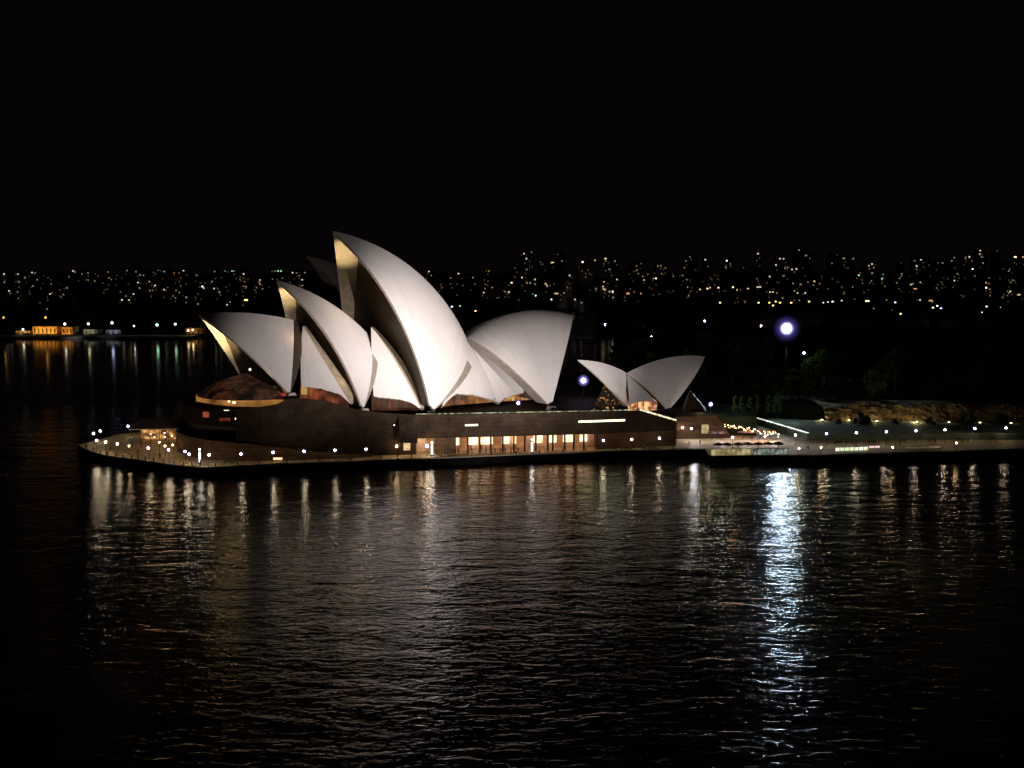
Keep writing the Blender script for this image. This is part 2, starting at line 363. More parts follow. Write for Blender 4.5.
# slot windows
slotm = glow('slot_light', (1., .93, .62), 1.5); slotl = glow('long_slot_light', (.95, 1., .50), 3.2)
for cols_, mt_, h in (([(341, 432.2), (352, 431.8)], slotm, .5), ([(465, 426.3), (478, 425.9)], slotm, .55), ([(578.5, 422.6), (600, 421.9), (625, 421.0)], slotl, .5)):
    R0 = []; R1_ = []; R2_ = []; R3_ = []
    for x, y in cols_:
        q = fx(x, -.14); A = at(x, y, q[1]); up_ = np.array([0, 0, h]); bk = np.array([0, .3, 0]); R0.append(A+bk); R1_.append(A); R2_.append(A+up_); R3_.append(A+up_+bk)
    m = MB(); m.grid([R3_, R2_, R1_, R0])
    for k_ in (0, -1): m.quad(R0[k_], R1_[k_], R2_[k_], R3_[k_])
    m.build('slot_window', mt_, pod)
# parapet with a continuous handrail light
hl = glow_var('handrail_light', (.10, .11, .06), (.9, .95, .55), .60, .8, .42, .62); hl2 = glow_var('stair_light', (.4, .35, .2), (1, .92, .62), 1.5, 1.2, .4, .6)
def edge_strip(pts, r, name, mat, par, off=-.12, up=.25):
    m = MB()
    for (a, ya), (b, yb) in zip(pts[:-1], pts[1:]):
        pa = fx(a, off); pb = fx(b, off); A = at(a, ya, pa[1]); B = at(b, yb, pb[1]); m.tube(A+[0, 0, up], B+[0, 0, up], r)
    return m.build(name, mat, par)
edge_strip([(416, 415), (455, 414.4), (600, 411.6), (640, 410.4)], .14, 'handrail_light', hl, pod)
edge_strip([(640, 410.4), (676, 421)], .26, 'stair_light', hl2, pod)
# projecting service bay with sloping roof (dark trapezoid) at x 397..417
A = fx(399, -3.0); B = fx(417, -3.0); A1 = fx(399, 0); B1 = fx(417, 0)
m = MB(); poly = [A[:2], B[:2], B1[:2], A1[:2]]
m.prism(poly, [6.2, 6.0, 6.0, 6.2], [10.6, 7.2, 13.2, 13.6]); m.build('service_bay', 'granite', pod)
# curved lower terrace walls at the northern end
def arc_pts(pxs, pys, z): return [tuple(ground(x, y, z)[:2]) for x, y in zip(pxs, pys)]
terr_lo = arc_pts([178, 190, 210, 240, 280, 330, 372], [452, 456.5, 459.6, 461.0, 460.4, 459.0, 456.8], ZQ)
lo_back = [(-60, 330), (-95, 325), (-104, 305)]
m = MB(); m.prism(terr_lo+lo_back, ZQ-.3, [7.9, 7.8, 7.6, 7.2, 5.8, 3.8, 2.6, 7.9, 7.9, 7.9]); m.build('lower_terrace', 'granite2', pod)
mid = [tuple(at(x, 430, Y)[:2]) for x, Y in ((183, 297), (190, 290), (205, 284), (225, 281), (240, 281.5))]
mid_b = [(-62, 330), (-88, 330), (-97, 315)]
m = MB(); m.prism(mid+mid_b, 7.9, 10.6); m.build('recessed_storey', 'bronze', pod)
mid2 = [tuple(at(x, 430, Y)[:2]) for x, Y in ((180, 296), (188, 288), (204, 281.5), (224, 278.6), (243, 278.9))]
m = MB(); m.prism(mid2+mid_b, 10.6, 15.2); m.build('upper_terrace', 'granite', pod)
top = [tuple(at(x, 400, Y)[:2]) for x, Y in ((186, 300), (195, 291), (212, 285), (235, 281.5), (262, 281), (286, 281))]
m = MB(); m.prism(top+[(-52, 330), (-80, 332), (-92, 318)], 15.2, 15.8); m.build('terrace_slab', 'granite', pod)
# foyer window band, warm
fb = [tuple(at(x, 400, Y)[:2]) for x, Y in ((196, 295), (214, 287.5), (236, 283.5), (262, 282.4), (288, 282.6))]
m = MB()
for k, (a, b) in enumerate(zip(fb[:-1], fb[1:])): m.quad((*a, 15.8), (*b, 15.8), (*b, 18.0), (*a, 18.0))
m.build('foyer_window_band', glow_var('foyer_band', (.10, .035, .01), (.95, .42, .10), .62, .16, .30, .8), pod)
m = MB(); m.prism([(x-.0, y-.9) for x, y in fb]+[(-52, 330), (-80, 332)], 18.0, 18.35); m.build('foyer_slab', 'granite', pod)
for px, py, Y, wd, h, mt in ((212, 414.5, 281, 5.2, 1.6, glow_var('dim_red_window', (.12, .02, .01), (.5, .10, .05), .6, .5)), (227, 414, 279.5, 1.4, .7, g_w), (226.5, 410.6, 279.2, 1.4, .35, slotm), (236, 418.7, 278.9, .5, .5, g_w), (241, 418.4, 278.9, .9, .9, g_w), (234, 402.5, 282.8, .9, .7, g_w), (229, 401.5, 283, .6, .5, g_w), (225, 419.5, 278.5, 3, .9, glow_var('dim_red_window_b', (.05, .01, .01), (.35, .05, .03), .5, .6))):
    p = at(px, py, Y-.25); MB().box(p, (wd, .12, h), 0).build('terrace_window', mt, pod)

# ------------------------------------------------------------------ shells
def shell_half(T, B, F, R, n=22, mm=24, umax=.965, thick=.9, mirror=False, hall=HALL, u0=0.0, u1=1.0):
    Cc, R = sphere(T, B, F, R)
    r = math.hypot(T[0]-Cc[0], T[2]-Cc[2]); a0 = math.atan2(T[2]-Cc[2], T[0]-Cc[0]); a1 = math.atan2(B[2]-Cc[2], B[0]-Cc[0])
    out = []; inn = []
    for i in range(n+1):
        a = a0+(a1-a0)*(u0+(u1-u0)*i/n); q = np.array([Cc[0]+r*math.cos(a), 0, Cc[2]+r*math.sin(a)])
        ro = []; ri = []
        for j in range(mm+1):
            s = slerp(Cc, q, F, umax*j/mm); d = (s-Cc)/np.linalg.norm(s-Cc)
            t_ = s-d*thick*(1-.3*j/mm)
            if t_[1] < 0: t_[1] = 0.0
            if mirror: s = s*MIR; t_ = t_*MIR
            ro.append(hall.w(s)); ri.append(hall.w(t_))
        out.append(ro); inn.append(ri)
    return out, inn
def add_shell(par, hall, T, B, F, R, name='roof_shell', far=True, thick=.9):
    o1, i1 = shell_half(T, B, F, R, hall=hall, thick=thick)
    o2, i2 = shell_half(T, B, F, R, hall=hall, mirror=True, thick=thick)
    m = MB(); m.grid(o1)
    if far: m.grid(o2, flip=True)
    sh = m.build(name, 'tile', par, smooth=True)
    m = MB()
    for o, i, fl in ((o1, i1, True), (o2, i2, False)):
        if o is o2 and not far: continue
        m.grid(i, flip=fl)
    m.build('rib_lining', 'rib', sh, smooth=True)
    m = MB()
    for o, i, fl in ((o1, i1, True), (o2, i2, False)):
        for k in (0, -1): m.grid([o[k], i[k]])
        m.grid([[r[-1] for r in o], [r[-1] for r in i]])
    m.build('shell_edge', 'lid', sh)
    return sh, o1, o2
def glass_mouth(par, hall, T, B, F, R, u, mat='bronze', name='glass_wall', v0=0.0, inset=1.3):
    """glazing that fills the mouth, set back from the rim along one meridian of each half"""
    Cc, R = sphere(T, B, F, R); r = math.hypot(T[0]-Cc[0], T[2]-Cc[2])
    a0 = math.atan2(T[2]-Cc[2], T[0]-Cc[0]); a1 = math.atan2(B[2]-Cc[2], B[0]-Cc[0]); a = a0+(a1-a0)*u
    q = np.array([Cc[0]+r*math.cos(a), 0, Cc[2]+r*math.sin(a)]); rows = []
    for j in range(17):
        s = slerp(Cc, q, F, v0+(.965-v0)*j/16); d = (s-Cc)/np.linalg.norm(s-Cc); s = s-d*inset; s[1] = max(s[1], .01)
        rows.append([hall.w(s*np.array([1, k, 1])) for k in np.linspace(1, -1, 7)])
    return MB().grid(rows).build(name, mat, par)
def mk(hall, t, b, f, zf, R):
    return hall.pl(*t), hall.pl(*b), hall.loc(ground(*f, zf)), R
S1 = mk(HALL, (199, 314), (293.5, 320), (290, 395), 19.7, 105)
S2 = mk(HALL, (277, 280), (369, 335), (363, 410.5), 14.5, 71)
S3 = mk(HALL, (333, 231), (469.5, 345), (431, 413), 12.5, 77)
S4 = mk(HALL, (573, 315), (467, 338), (551, 408), 12.5, 52)
hall = thing('concert_hall', 'largest hall with four floodlit white sail roofs on the podium', 'concert hall', HALL.w((0, 0, 13)))
for S, u, l1 in ((S1, .0, 0), (S2, .0, 0), (S3, .0, 0), (S4, 0, 0)):
    add_shell(hall, HALL, *S)
glass_mouth(hall, HALL, *S3, .14)
glass_mouth(hall, HALL, *S2, .17)
glass_mouth(hall, HALL, *S1, .16)
glass_mouth(hall, HALL, *S4, .12)
# rear louvre walls closing each shell's back edge
def louvre(S, wid, dl, mat='louvre', name='louvre_wall'):
    T, B, F, R = S; Cc, R = sphere(T, B, F, R); A = []; Bq = []
    for j in range(19):
        t = .965*j/18; s = slerp(Cc, B, F, t); A.append(HALL.w(s)); k = math.sin(math.pi*min(1, .12+t*.88))
        Bq.append(HALL.w(s+np.array([wid*k, -dl*k-.2, -.3*k])))
    D = [p-HALL.n*6 for p in Bq]
    return MB().grid([A, Bq, D]).build(name, mat, hall, smooth=False)
louvre(S2, 2.0, .3); louvre(S3, 3.4, 1.2); louvre(S1, 3.4, 2.0, 'bronze'); louvre(S4, -.3, .6, 'louvre')
# side shells between the main shells (spherical patches arched over the foyer windows)
def side_shell(hall, par, v, l, r, R, low, mat, mull, n=16, mm=16, inner=1.4):
    V = hall.pl(*v[:2], v[2]); Lf = hall.pl(*l[:2], l[2]); Rf = hall.pl(*r[:2], r[2])
    Cc, R = sphere(V, Lf, Rf, R); rows = []; inn = []; lx = [p[0] for p in low]; ly = [p[1] for p in low]
    for i in range(n+1):
        b = slerp(Cc, Lf, Rf, i/n); kk = .5
        while kk < 1.25:
            q = proj(hall.w(slerp(Cc, V, b, kk)))
            if q[1] >= np.interp(q[0], lx, ly): break
            kk += .01
        row = [slerp(Cc, V, b, .02*(1-j/mm)+kk*j/mm) for j in range(mm+1)]
        rows.append([hall.w(s) for s in row]); inn.append([hall.w(s-(s-Cc)/R*.7) for s in row])
    sh = MB().grid(rows).build('side_shell', 'tile', par, smooth=True)
    MB().grid(inn, flip=True).build('rib_lining', 'rib', sh, smooth=True)
    m = MB()
    for k in (0, -1): m.grid([rows[k], inn[k]])
    m.grid([[x[-1] for x in rows], [x[-1] for x in inn]]); m.build('shell_edge', 'lid', sh)
    G = []
    for x in rows:
        t = x[-1]-hall.n*inner+np.array([0, 0, .9]); G.append([t, np.array([t[0], t[1], (t[2]+12.6)/2]), np.array([t[0], t[1], 12.6])])
    wo = MB().grid(G).build('foyer_window', mat, par)
    m = MB()
    for k in range(1, n, mull): m.tube(G[k][0]+hall.n*.15, G[k][2]+hall.n*.15, .09, n=4)
    m.build('mullion', 'bronze', wo)
    return rows
gm_red = glow_var('red_foyer', (.07, .012, .006), (.60, .14, .05), .50, .28, .42, .72)
gm_drk = glow_var('dim_red_foyer', (.03, .008, .005), (.22, .055, .02), .50, .3, .4, .75)
gm_amb = glow_var('amber_foyer', (.22, .06, .015), (1.0, .60, .22), 1.0, .38, .40, .66)
gm_orl = glow_var('copper_foyer', (.05, .015, .006), (.7, .28, .08), .6, .22, .40, .70)
gm_yel = glow('yellow_room', (1., .55, .06), .35)
P12 = side_shell(HALL, hall, (303, 325, .6), (301.5, 387, 12), (352, 406, 24), 60, [(301, 386), (320, 388), (340, 394), (352, 405)], gm_red, 2)
P23 = side_shell(HALL, hall, (371, 326, .8), (373.5, 397, 17), (421.5, 410, 24), 60, [(373, 396), (400, 399), (413, 403), (421.5, 410)], gm_drk, 2)
P34a = side_shell(HALL, hall, (467, 341, .8), (441, 408, 21), (498.5, 406, 20), 60, [(440, 410), (450, 397.5), (457.6, 393), (475, 394.6), (494, 400), (498.5, 405)], gm_orl, 2)
P34b = side_shell(HALL, hall, (468, 339, .9), (498.5, 406, 20), (546, 405, 24), 70, [(498.5, 405), (501, 400), (510, 395.5), (524, 392), (536, 392), (546, 403)], gm_amb, 2)
# beams along the open edge of the side shells, the bronze strips lit from below
def edge_beam(rows, wid, mat, back=0.0):
    A = rows[-1]; Bq = [p+HALL.a*wid*(.25+.75*(k/len(A))**.8)*min(1, (len(A)-1-k)/3+.3)+HALL.n*(-.6) for k, p in enumerate(A)]
    D = [p-HALL.n*5+HALL.a*1.5 for p in Bq]
    MB().grid([A, Bq, D]).build('edge_beam', mat, hall)
edge_beam(P12, 3.6, 'rib'); edge_beam(P23, 4.2, 'rib')
def hwin(pts, mat, name='foyer_window'):
    Q = [HALL.w(HALL.pl(x, y, l)) for x, y, l in pts]; return MB().quad(*Q).build(name, mat, hall)
q = P12[2][-1]+HALL.n*-1.1; MB().box((q[0], q[1], q[2]-1.1), (2.8, .3, 2.4), math.radians(33)).build('yellow_window', gm_yel, hall)
# concrete pedestals where two roofs come to ground
for s, f in ((S1, 1), (S2, 1), (S3, 1), (S4, 1)):
    F = s[2]; p = HALL.w((F[0]+.4, F[1]-.2, F[2]-.7)); MB().box(p, (3.4, 3.4, 2.6), math.radians(33), .55).build('pedestal', 'lid', hall)
for px, py, l in ((498.5, 407.5, 20.2),):
    q = HALL.pl(px, py, l); MB().box(HALL.w((q[0], q[1], q[2]-.6)), (1.8, 2.2, 3.0), math.radians(33), .6).build('pedestal', 'bronze', hall)
# glazed foyer skirt under the first shell
def meridian(S, u, k, inset=1.2):
    T, B, F, R = S; Cc, R = sphere(T, B, F, R); r = math.hypot(T[0]-Cc[0], T[2]-Cc[2]); a0 = math.atan2(T[2]-Cc[2], T[0]-Cc[0]); a1 = math.atan2(B[2]-Cc[2], B[0]-Cc[0]); a = a0+(a1-a0)*u
    q = np.array([Cc[0]+r*math.cos(a), 0, Cc[2]+r*math.sin(a)]); s = slerp(Cc, q, F, k); d = (s-Cc)/R; return s-d*inset
topc = []; botc = []
for i in range(25):
    t = i/24; k = 2*t-1
    s = meridian(S1, .16, .62+.30*abs(k)**1.5); s[1] = s[1]*k
    s[2] = 24.5-3.5*abs(k)
    topc.append(s)
    ang = math.pi*t; botc.append(np.array([-46-19*math.sin(ang), 17*math.cos(math.pi-ang), 18.3]))
rows = []
for j in range(7):
    v = j/6; rows.append([HALL.w(a*(1-v)+b*v+np.array([-1.6*math.sin(math.pi*v), 0, .9*math.sin(math.pi*v)])) for a, b in zip(topc, botc)])
MB().grid(rows).build('foyer_glass', 'foyer', hall, smooth=False)
m = MB()
for a in range(0, 25):
    for j in range(6): m.tube(rows[j][a]-[0, .15, 0], rows[j+1][a]-[0, .15, 0], .09, n=4)
for j in (2, 4):
    for a in range(24): m.tube(rows[j][a]-[0, .15, 0], rows[j][a+1]-[0, .15, 0], .10, n=4)
m.build('glass_frame', 'bronze', hall)
for px, py, Y, s, st in ((250, 369.5, 283, .8, 3), (217, 386.5, 288, .35, .8), (232.5, 387.5, 284, .45, 1.6), (254, 389, 282, .35, .4), (275, 387, 283, .25, .6)):
    MB().lathe(at(px, py, Y), [(.01, -s/2), (s/2, 0), (.01, s/2)], 8).build('foyer_lamp', glow('foyer_lamp', (1, .85, .6), st), hall, smooth=True)
m = MB(); q = HALL.w((-47, 9, 20)); hwin([(274, 396.5, 11), (286, 396.5, 11), (286, 388.5, 11), (274, 388.5, 11)], glow_var('red_window', (.2, .03, .02), (.8, .12, .06), .55, .5))

# warm uplights that graze the inside of each mouth
def up(loc, aim, e, deg=40, col=(1., .82, .50)): lamp_light('SPOT', 'mouth_uplight', HALL.w(loc), e, col, .5, HALL.w(aim), deg, .8)
def rimpt(S, u, k, sgn=-1):
    s = meridian(S, u, k, .0); s = s.copy(); s[1] *= sgn; return s
up((S3[0][0]+.5, 3.0, 50.5), rimpt(S3, .05, .13), 15000, 60)
up((S2[0][0]+.5, 2.5, 43.0), rimpt(S2, .06, .14), 8000, 70)
up((S1[0][0]+3.0, 3.0, 27.5), rimpt(S1, .05, .30), 38000, 90)
# grazing lamps at the feet of the gaps
for rows, da, e in ((P12, 2.0, 2600), (P23, 1.4, 4200)):
    lamp_light('SPOT', 'gap_uplight', rows[-1][-3]+HALL.a*da+HALL.n*2.4, e, (1, .78, .42), .3, rows[-1][7]+HALL.a*1.5, 44, .9)
lamp_light('POINT', 'mouth_fill', HALL.w((-20, 8, 45)), 420, (1, .62, .30), 1.0)  # added warm fill lights in the shell mouths, no lamps there
lamp_light('POINT', 'mouth_fill', HALL.w((-38, 8, 36)), 160, (1, .62, .30), 1.0)
p = meridian(S1, 0, .93, 0)+np.array([-1.2, -.6, .3]); lamp_light('SPOT', 'gap_uplight', HALL.w(p+np.array([-.6, 1.2, 0])), 2600, (1, .85, .62), .3, HALL.w(meridian(S1, 0, .6, .4)), 36, .9)

# ------------------------------------------------------------------ second hall behind, only its dim top shows
k = .88; tw = at(307, 256, 372); H2 = Frame(0, 0, 20); H2.o = np.array([tw[0], tw[1], 0])
th = thing('theatre_hall', 'dim sail roof tip rising behind the two leftmost lit sails', 'theatre', (*tw[:2], 13))
TT = np.array([0, 0, tw[2]])
add_shell(th, H2, TT, np.array([34., 0, 28.]), np.array([17., 20, 14]), 44)
add_shell(th, H2, np.array([-9., 0, 45.]), np.array([18., 0, 33.]), np.array([2., 20, 14]), 60)
glass_mouth(th, H2, TT, np.array([34., 0, 28.]), np.array([17., 20, 14]), 44, .14)
# ------------------------------------------------------------------ restaurant with two small back to back sails
HR = Frame(39.5, 304, 30)
rh = thing('restaurant', 'small grey pair of back to back sails at the podium corner', 'restaurant', HR.w((0, 0, 13)))
def free_shell(par, hall_, T, B, F, ridge_sag, sag, rim_sag=0.0, n=16, mm=18, thick=.5, ins=(0, 0)):
    """roof half given by its ridge arc and a bulge, mirrored about the ridge"""
    d = (B-T)/np.linalg.norm(B-T); up_ = np.array([-d[2], 0, d[0]]); up_ = up_ if up_[2] > 0 else -up_
    outn = np.array([0, .86, .5]); res = {}
    for sg in (1, -1):
        o = []; i_ = []
        for a in range(n+1):
            u = a/n; q = T*(1-u)+B*u+up_*ridge_sag*4*u*(1-u); ro = []; ri = []
            for b_ in range(mm+1):
                t = .95*b_/mm; e = np.array([(T[0]-B[0])/abs(T[0]-B[0])*rim_sag*(1-u)*4*t*(1-t), 0, 0])
                p = q*(1-t)+F*t+outn*sag*4*t*(1-t)*(.55+.45*math.sin(math.pi*min(1, u+.12)))+e
                g = p-outn*thick; g[1] = max(g[1], 0); m_ = np.array([1, sg, 1]); ro.append(hall_.w(p*m_)); ri.append(hall_.w(g*m_))
            o.append(ro); i_.append(ri)
        res[sg] = (o, i_)
    m = MB(); m.grid(res[1][0]); m.grid(res[-1][0], flip=True); sh = m.build('roof_shell', 'tile', par, smooth=True)
    m = MB(); m.grid(res[1][1], flip=True); m.grid(res[-1][1]); m.build('rib_lining', 'rib', sh, smooth=True)
    m = MB()
    for sg in (1, -1):
        o, i_ = res[sg]
        for k_ in (0, -1): m.grid([o[k_], i_[k_]])
        m.grid([[r[-1] for r in o], [r[-1] for r in i_]])
    m.build('shell_edge', 'lid', sh)
    return res
def mouth(par, hall_, res, col, mat):
    rows = [[res[1][1][col][j]*(1-k_)+res[-1][1][col][j]*k_ for k_ in np.linspace(0, 1, 5)] for j in range(len(res[1][1][col]))]
    return MB().grid(rows).build('glass_wall', mat, par)
R1 = (HR.pl(577.5, 360), HR.pl(626, 372.5), HR.loc(ground(623, 407.5, 12.9)))
R2 = (HR.pl(705, 356.5), HR.pl(626, 373.5), HR.loc(ground(668, 411, 12.0)))
r1 = free_shell(rh, HR, *R1, 1.0, 1.6, -.3); r2 = free_shell(rh, HR, *R2, 2.1, 2.2, .8)
mouth(rh, HR, r1, 1, glow_var('restaurant_glass', (.004, .003, .002), (1, .40, .12), .9, .55, .56, .68))
mouth(rh, HR, r2, 2, 'bronze')
ra = r1[1][0][0][10]; rb_ = r1[1][0][0][17]; g1 = ground(592, 409.5, 12.4); g2 = ground(617, 409.5, 12.4)
MB().quad(g1, g2, rb_, ra).build('slanting_glass', glow_var('diners_glow', (.004, .003, .002), (1, .42, .14), .8, 1.1, .60, .70), rh)
side_shell(HR, rh, (627, 375, .4), (629.5, 407, 6), (664, 412, 8.5), 34, [(629, 405), (634, 402.5), (645, 400), (655, 401), (664, 411)], glow_var('dining_glow', (.2, .05, .02), (1., .55, .25), 1.2, .6, .4, .62), 4, inner=.7)
# slanting glass porch under the south sail
b0 = ground(684, 412, 12.5); b1 = ground(706, 412, 12.5); t0 = at(690, 390, b0[1]+2)
MB().quad(b0, b1, b1+[1, 5, .5], t0).quad(b0, t0, b0+[0, 6, 0]).quad(b1, b1+[1, 5, .5], t0).build('glass_porch', 'bronze', rh)

# ------------------------------------------------------------------ lamps along the promenade
M['globe'] = glow('lamp_globe', (1.0, .80, .48), 75, .5); M['globe_w'] = glow('lamp_globe_warm', (1., .68, .36), 50, .5)
M['lantern'] = halo_mat('lamp_halo', (.40, .32, 1.0), .9); M['halo_w'] = halo_mat('lamp_halo_warm', (1., .5, .2), .25)  # lantern and halo_w are both materials of the painted halos around the globes, no glass there
M['globe_v'] = glow('lamp_globe_violet', (.80, .76, 1.0), 40, .5); M['tube'] = glow('light_tube', (.86, .88, 1.0), 4.5, .5)
def globe_lamp(base, h, r, mat, label, group, name='globe_lamp', cat='lamp post'):
    t = thing(name, label, cat, base, group); b = np.array(base, float)
    MB().lathe(b, [(.001, 0), (.20, 0), (.20, .12), (.09, .3), (.06, .5), (.05, h-r), (.10, h-r+.03), (.12, h-r+.1)], 8).build('post', 'dark', t)
    MB().lathe(b+[0, 0, h], [(.001, -r)]+[(r*math.cos(a), r*math.sin(a)) for a in np.linspace(-1.3, 1.3, 7)]+[(.001, r)], 10).build('globe', mat, t, smooth=True)
    MB().lathe(b+[0, 0, h], [(r*3.4*max(math.cos(a), .01), r*3.4*math.sin(a)) for a in np.linspace(-1.57, 1.57, 9)], 12).build('lamp_halo', 'halo_w' if mat == 'globe_w' else 'lantern', t, smooth=True)  # added glow sphere that imitates bloom around the globe
    MB().lathe(b+[0, 0, h+r*2.0], [(.001, .12), (.12, .04), (.14, -.03), (.001, -.05)], 8).build('cap', 'dark', t)
    return t
protos = {}
def place_lamp(px, py, mat='globe', h=3.3, r=.23, zg=ZQ, label='', group='', cat='lamp post'):
    p = ground(px, py, zg+h); b = (p[0], p[1], zg); k = (mat, h, r)
    if k in protos: o = clone(protos[k], b, label); o['group'] = group; return o
    protos[k] = globe_lamp(b, h, r, mat, label, group, cat=cat); return protos[k]
quay = [(93.5, 433.5), (96.5, 440.5), (105.5, 442), (117.3, 444), (148.3, 448), (168.6, 450), (185, 451.5), (189, 454.3), (209, 455), (241, 454), (273, 452.5), (304, 451.3), (335, 450.3), (366, 449.3)]
for i, (x, y) in enumerate(quay):
    place_lamp(x, y, 'globe', label=ordw(i)+' white globe lamp from the left tip along the seawall edge', group='white globe lamps on the left seawall')
for i, (x, y) in enumerate([(603.3, 440.5), (631.8, 439.5), (659.5, 438.3)]):
    place_lamp(x, y, 'globe', label=ordw(i)+' white globe lamp from the left against the blank right end of the podium', group='white globe lamps before the blank podium end')
for i, (x, y) in enumerate([(100.3, 431), (128, 426.3), (149.7, 425.2), (199.2, 428)]):
    place_lamp(x, y, 'globe', label=ordw(i)+' globe lamp from the left in the back row of the left tip', group='globe lamps on the far edge of the left tip')
for i, (x, y) in enumerate([(826.6, 433.8), (856.5, 432.8), (886.3, 431.8), (916, 430.6), (945, 429.8), (974.8, 428.4), (1006, 427.9)]):
    place_lamp(x, y, 'globe', h=4.0, label=ordw(i)+' white globe lamp from the left in the evenly spaced row below the cliff', group='row of globe lamps below the cliff')
for i, (x, y, l_) in enumerate([(682.5, 427.6, 'globe lamp close to the podium corner, lower of the tight pair'), (686, 424.6, 'globe lamp close to the podium corner, upper of the tight pair'), (691.2, 428.7, 'globe lamp just right of the tight pair by the podium corner'), (732.5, 437.3, 'globe lamp standing in the dark middle of the lower concourse'), (795.5, 435, 'globe lamp at the foot of the white lit ramp edge')]):
    place_lamp(x, y, 'globe', label=l_, group='concourse globe lamps')
for i, (x, y, l_) in enumerate([(129, 446, 'small warm globe lamp left of the low pavilion'), (159.4, 442.3, 'small warm globe lamp in front of the low pavilion'), (165, 446, 'warm globe lamp lowest of three before the low pavilion'), (172.8, 445, 'warm globe lamp right of the low pavilion'),
        (723.6, 423, 'warm globe lamp at the top left end of the string of lights'), (741.7, 423.8, 'warm globe lamp between the two others above the light string'), (752.6, 423.8, 'warm globe lamp just left of the top of the white ramp edge'), (765, 436.4, 'warm globe lamp at the lower end of the light string'), (799, 448.5, 'warm globe lamp low on the right quay beside the glass windbreak'), (821, 447.4, 'warm globe lamp low on the right quay left of the green lit kiosk'), (892.7, 447.4, 'orange globe lamp low on the right quay after the pink sign'), (956.5, 443.0, 'warm globe lamp low on the quay near the right edge')]):
    place_lamp(x, y, 'globe_w', h=2.6, r=.2, label=l_, group='small warm lamps')
place_lamp(710.6, 404.3, 'globe', h=4.6, r=.34, zg=8.0, label='single white lamp standing above the podium steps beside the small sails', group='white lamps near the small sails')
place_lamp(583.5, 380.5, 'globe_v', h=6.5, r=.72, zg=11.7, label='bright violet white floodlamp between the large and the small sails', group='violet lamps')
place_lamp(518.3, 403, 'globe_v', h=2.4, r=.34, zg=11.7, label='bright lamp in front of the amber foyer window', group='violet lamps')
for i, (x, y) in enumerate([(427, 446), (397, 446.2)]):
    place_lamp(x, y, 'globe' if i == 0 else 'globe_w', h=2.9, r=.33, label=('white globe lamp beside the bright entrance' if i == 0 else 'warm lamp beside the tall dark mast'), group='entrance lamps')
# tall lit columns
def light_column(px, py, label):
    p = ground(px, py, ZQ); b = (p[0], p[1], ZQ); t = thing('light_column', label, 'light column', b, 'tall glowing light columns'); b = np.array(b)
    MB().lathe(b, [(.001, 0), (.45, 0), (.45, .35), (.30, .45)], 12).build('base', 'dark', t)
    MB().lathe(b+[0, 0, .45], [(.24, 0), (.24, 2.7), (.001, 2.72)], 12).build('tube', 'tube', t, smooth=True)
    MB().lathe(b+[0, 0, 3.2], [(.3, 0), (.34, .1), (.001, .3)], 12).build('cap', 'dark', t)
    MB().lathe(b+[0, 0, 3.9], [(.001, -.22), (.2, -.1), (.2, .1), (.001, .22)], 10).build('finial_lamp', 'globe', t, smooth=True)
light_column(200, 463.5, 'glowing white light column near the rounded left end of the seawall')
light_column(432, 456, 'glowing white light column just right of the bright entrance')
light_column(532, 453, 'glowing white light column in the middle of the lit arcade')
# tall dark mast
p = ground(398, 459.5, ZQ); mt = thing('lamp_mast', 'tall thin dark mast with a small lamp on top standing on the promenade', 'mast', (p[0], p[1], ZQ)); b = np.array([p[0], p[1], ZQ])
MB().tube(b, b+[0, 0, 9.7], .13, .06).build('pole', 'dark', mt); MB().box(b+[0, 0, .2], (.7, .7, .4)).build('base', 'dark', mt)
MB().tube(b+[0, 0, 9.5], b+[-.9, -.1, 9.8], .05).build('arm', 'dark', mt); MB().lathe(b+[-.9, -.1, 9.7], [(.001, -.15), (.2, -.05), (.001, .12)], 8).build('lantern', glow('mast_lamp', (1, .9, .8), 5), mt)
# red kiosk
p = ground(277.5, 461, ZQ); kt = thing('kiosk', 'small red and orange lit kiosk open toward the seawall', 'kiosk', (p[0], p[1]+1, ZQ)); b = np.array([p[0], p[1]+1, ZQ])
MB().box(b+[0, 0, .5], (2.8, 1.6, 1.0), .03).build('counter', 'red', kt); MB().box(b+[0, -.82, .62], (2.5, .06, .55), .03).build('counter_light', glow('counter_light', (1., .62, .30), 2.0), kt)
MB().box(b+[.6, .75, 1.5], (1.4, .1, 1.5), .03).build('back_panel', glow('red_panel', (.8, .12, .05), .55), kt)
m = MB()
for x in (-1.3, 1.3):
    MB().box(b+[x, .6, 1.3], (.09, .09, 2.6)).build('corner_post', 'dark', kt)
MB().box(b+[0, 0, 2.62], (3.2, 2.1, .12)).build('roof', 'red', kt)
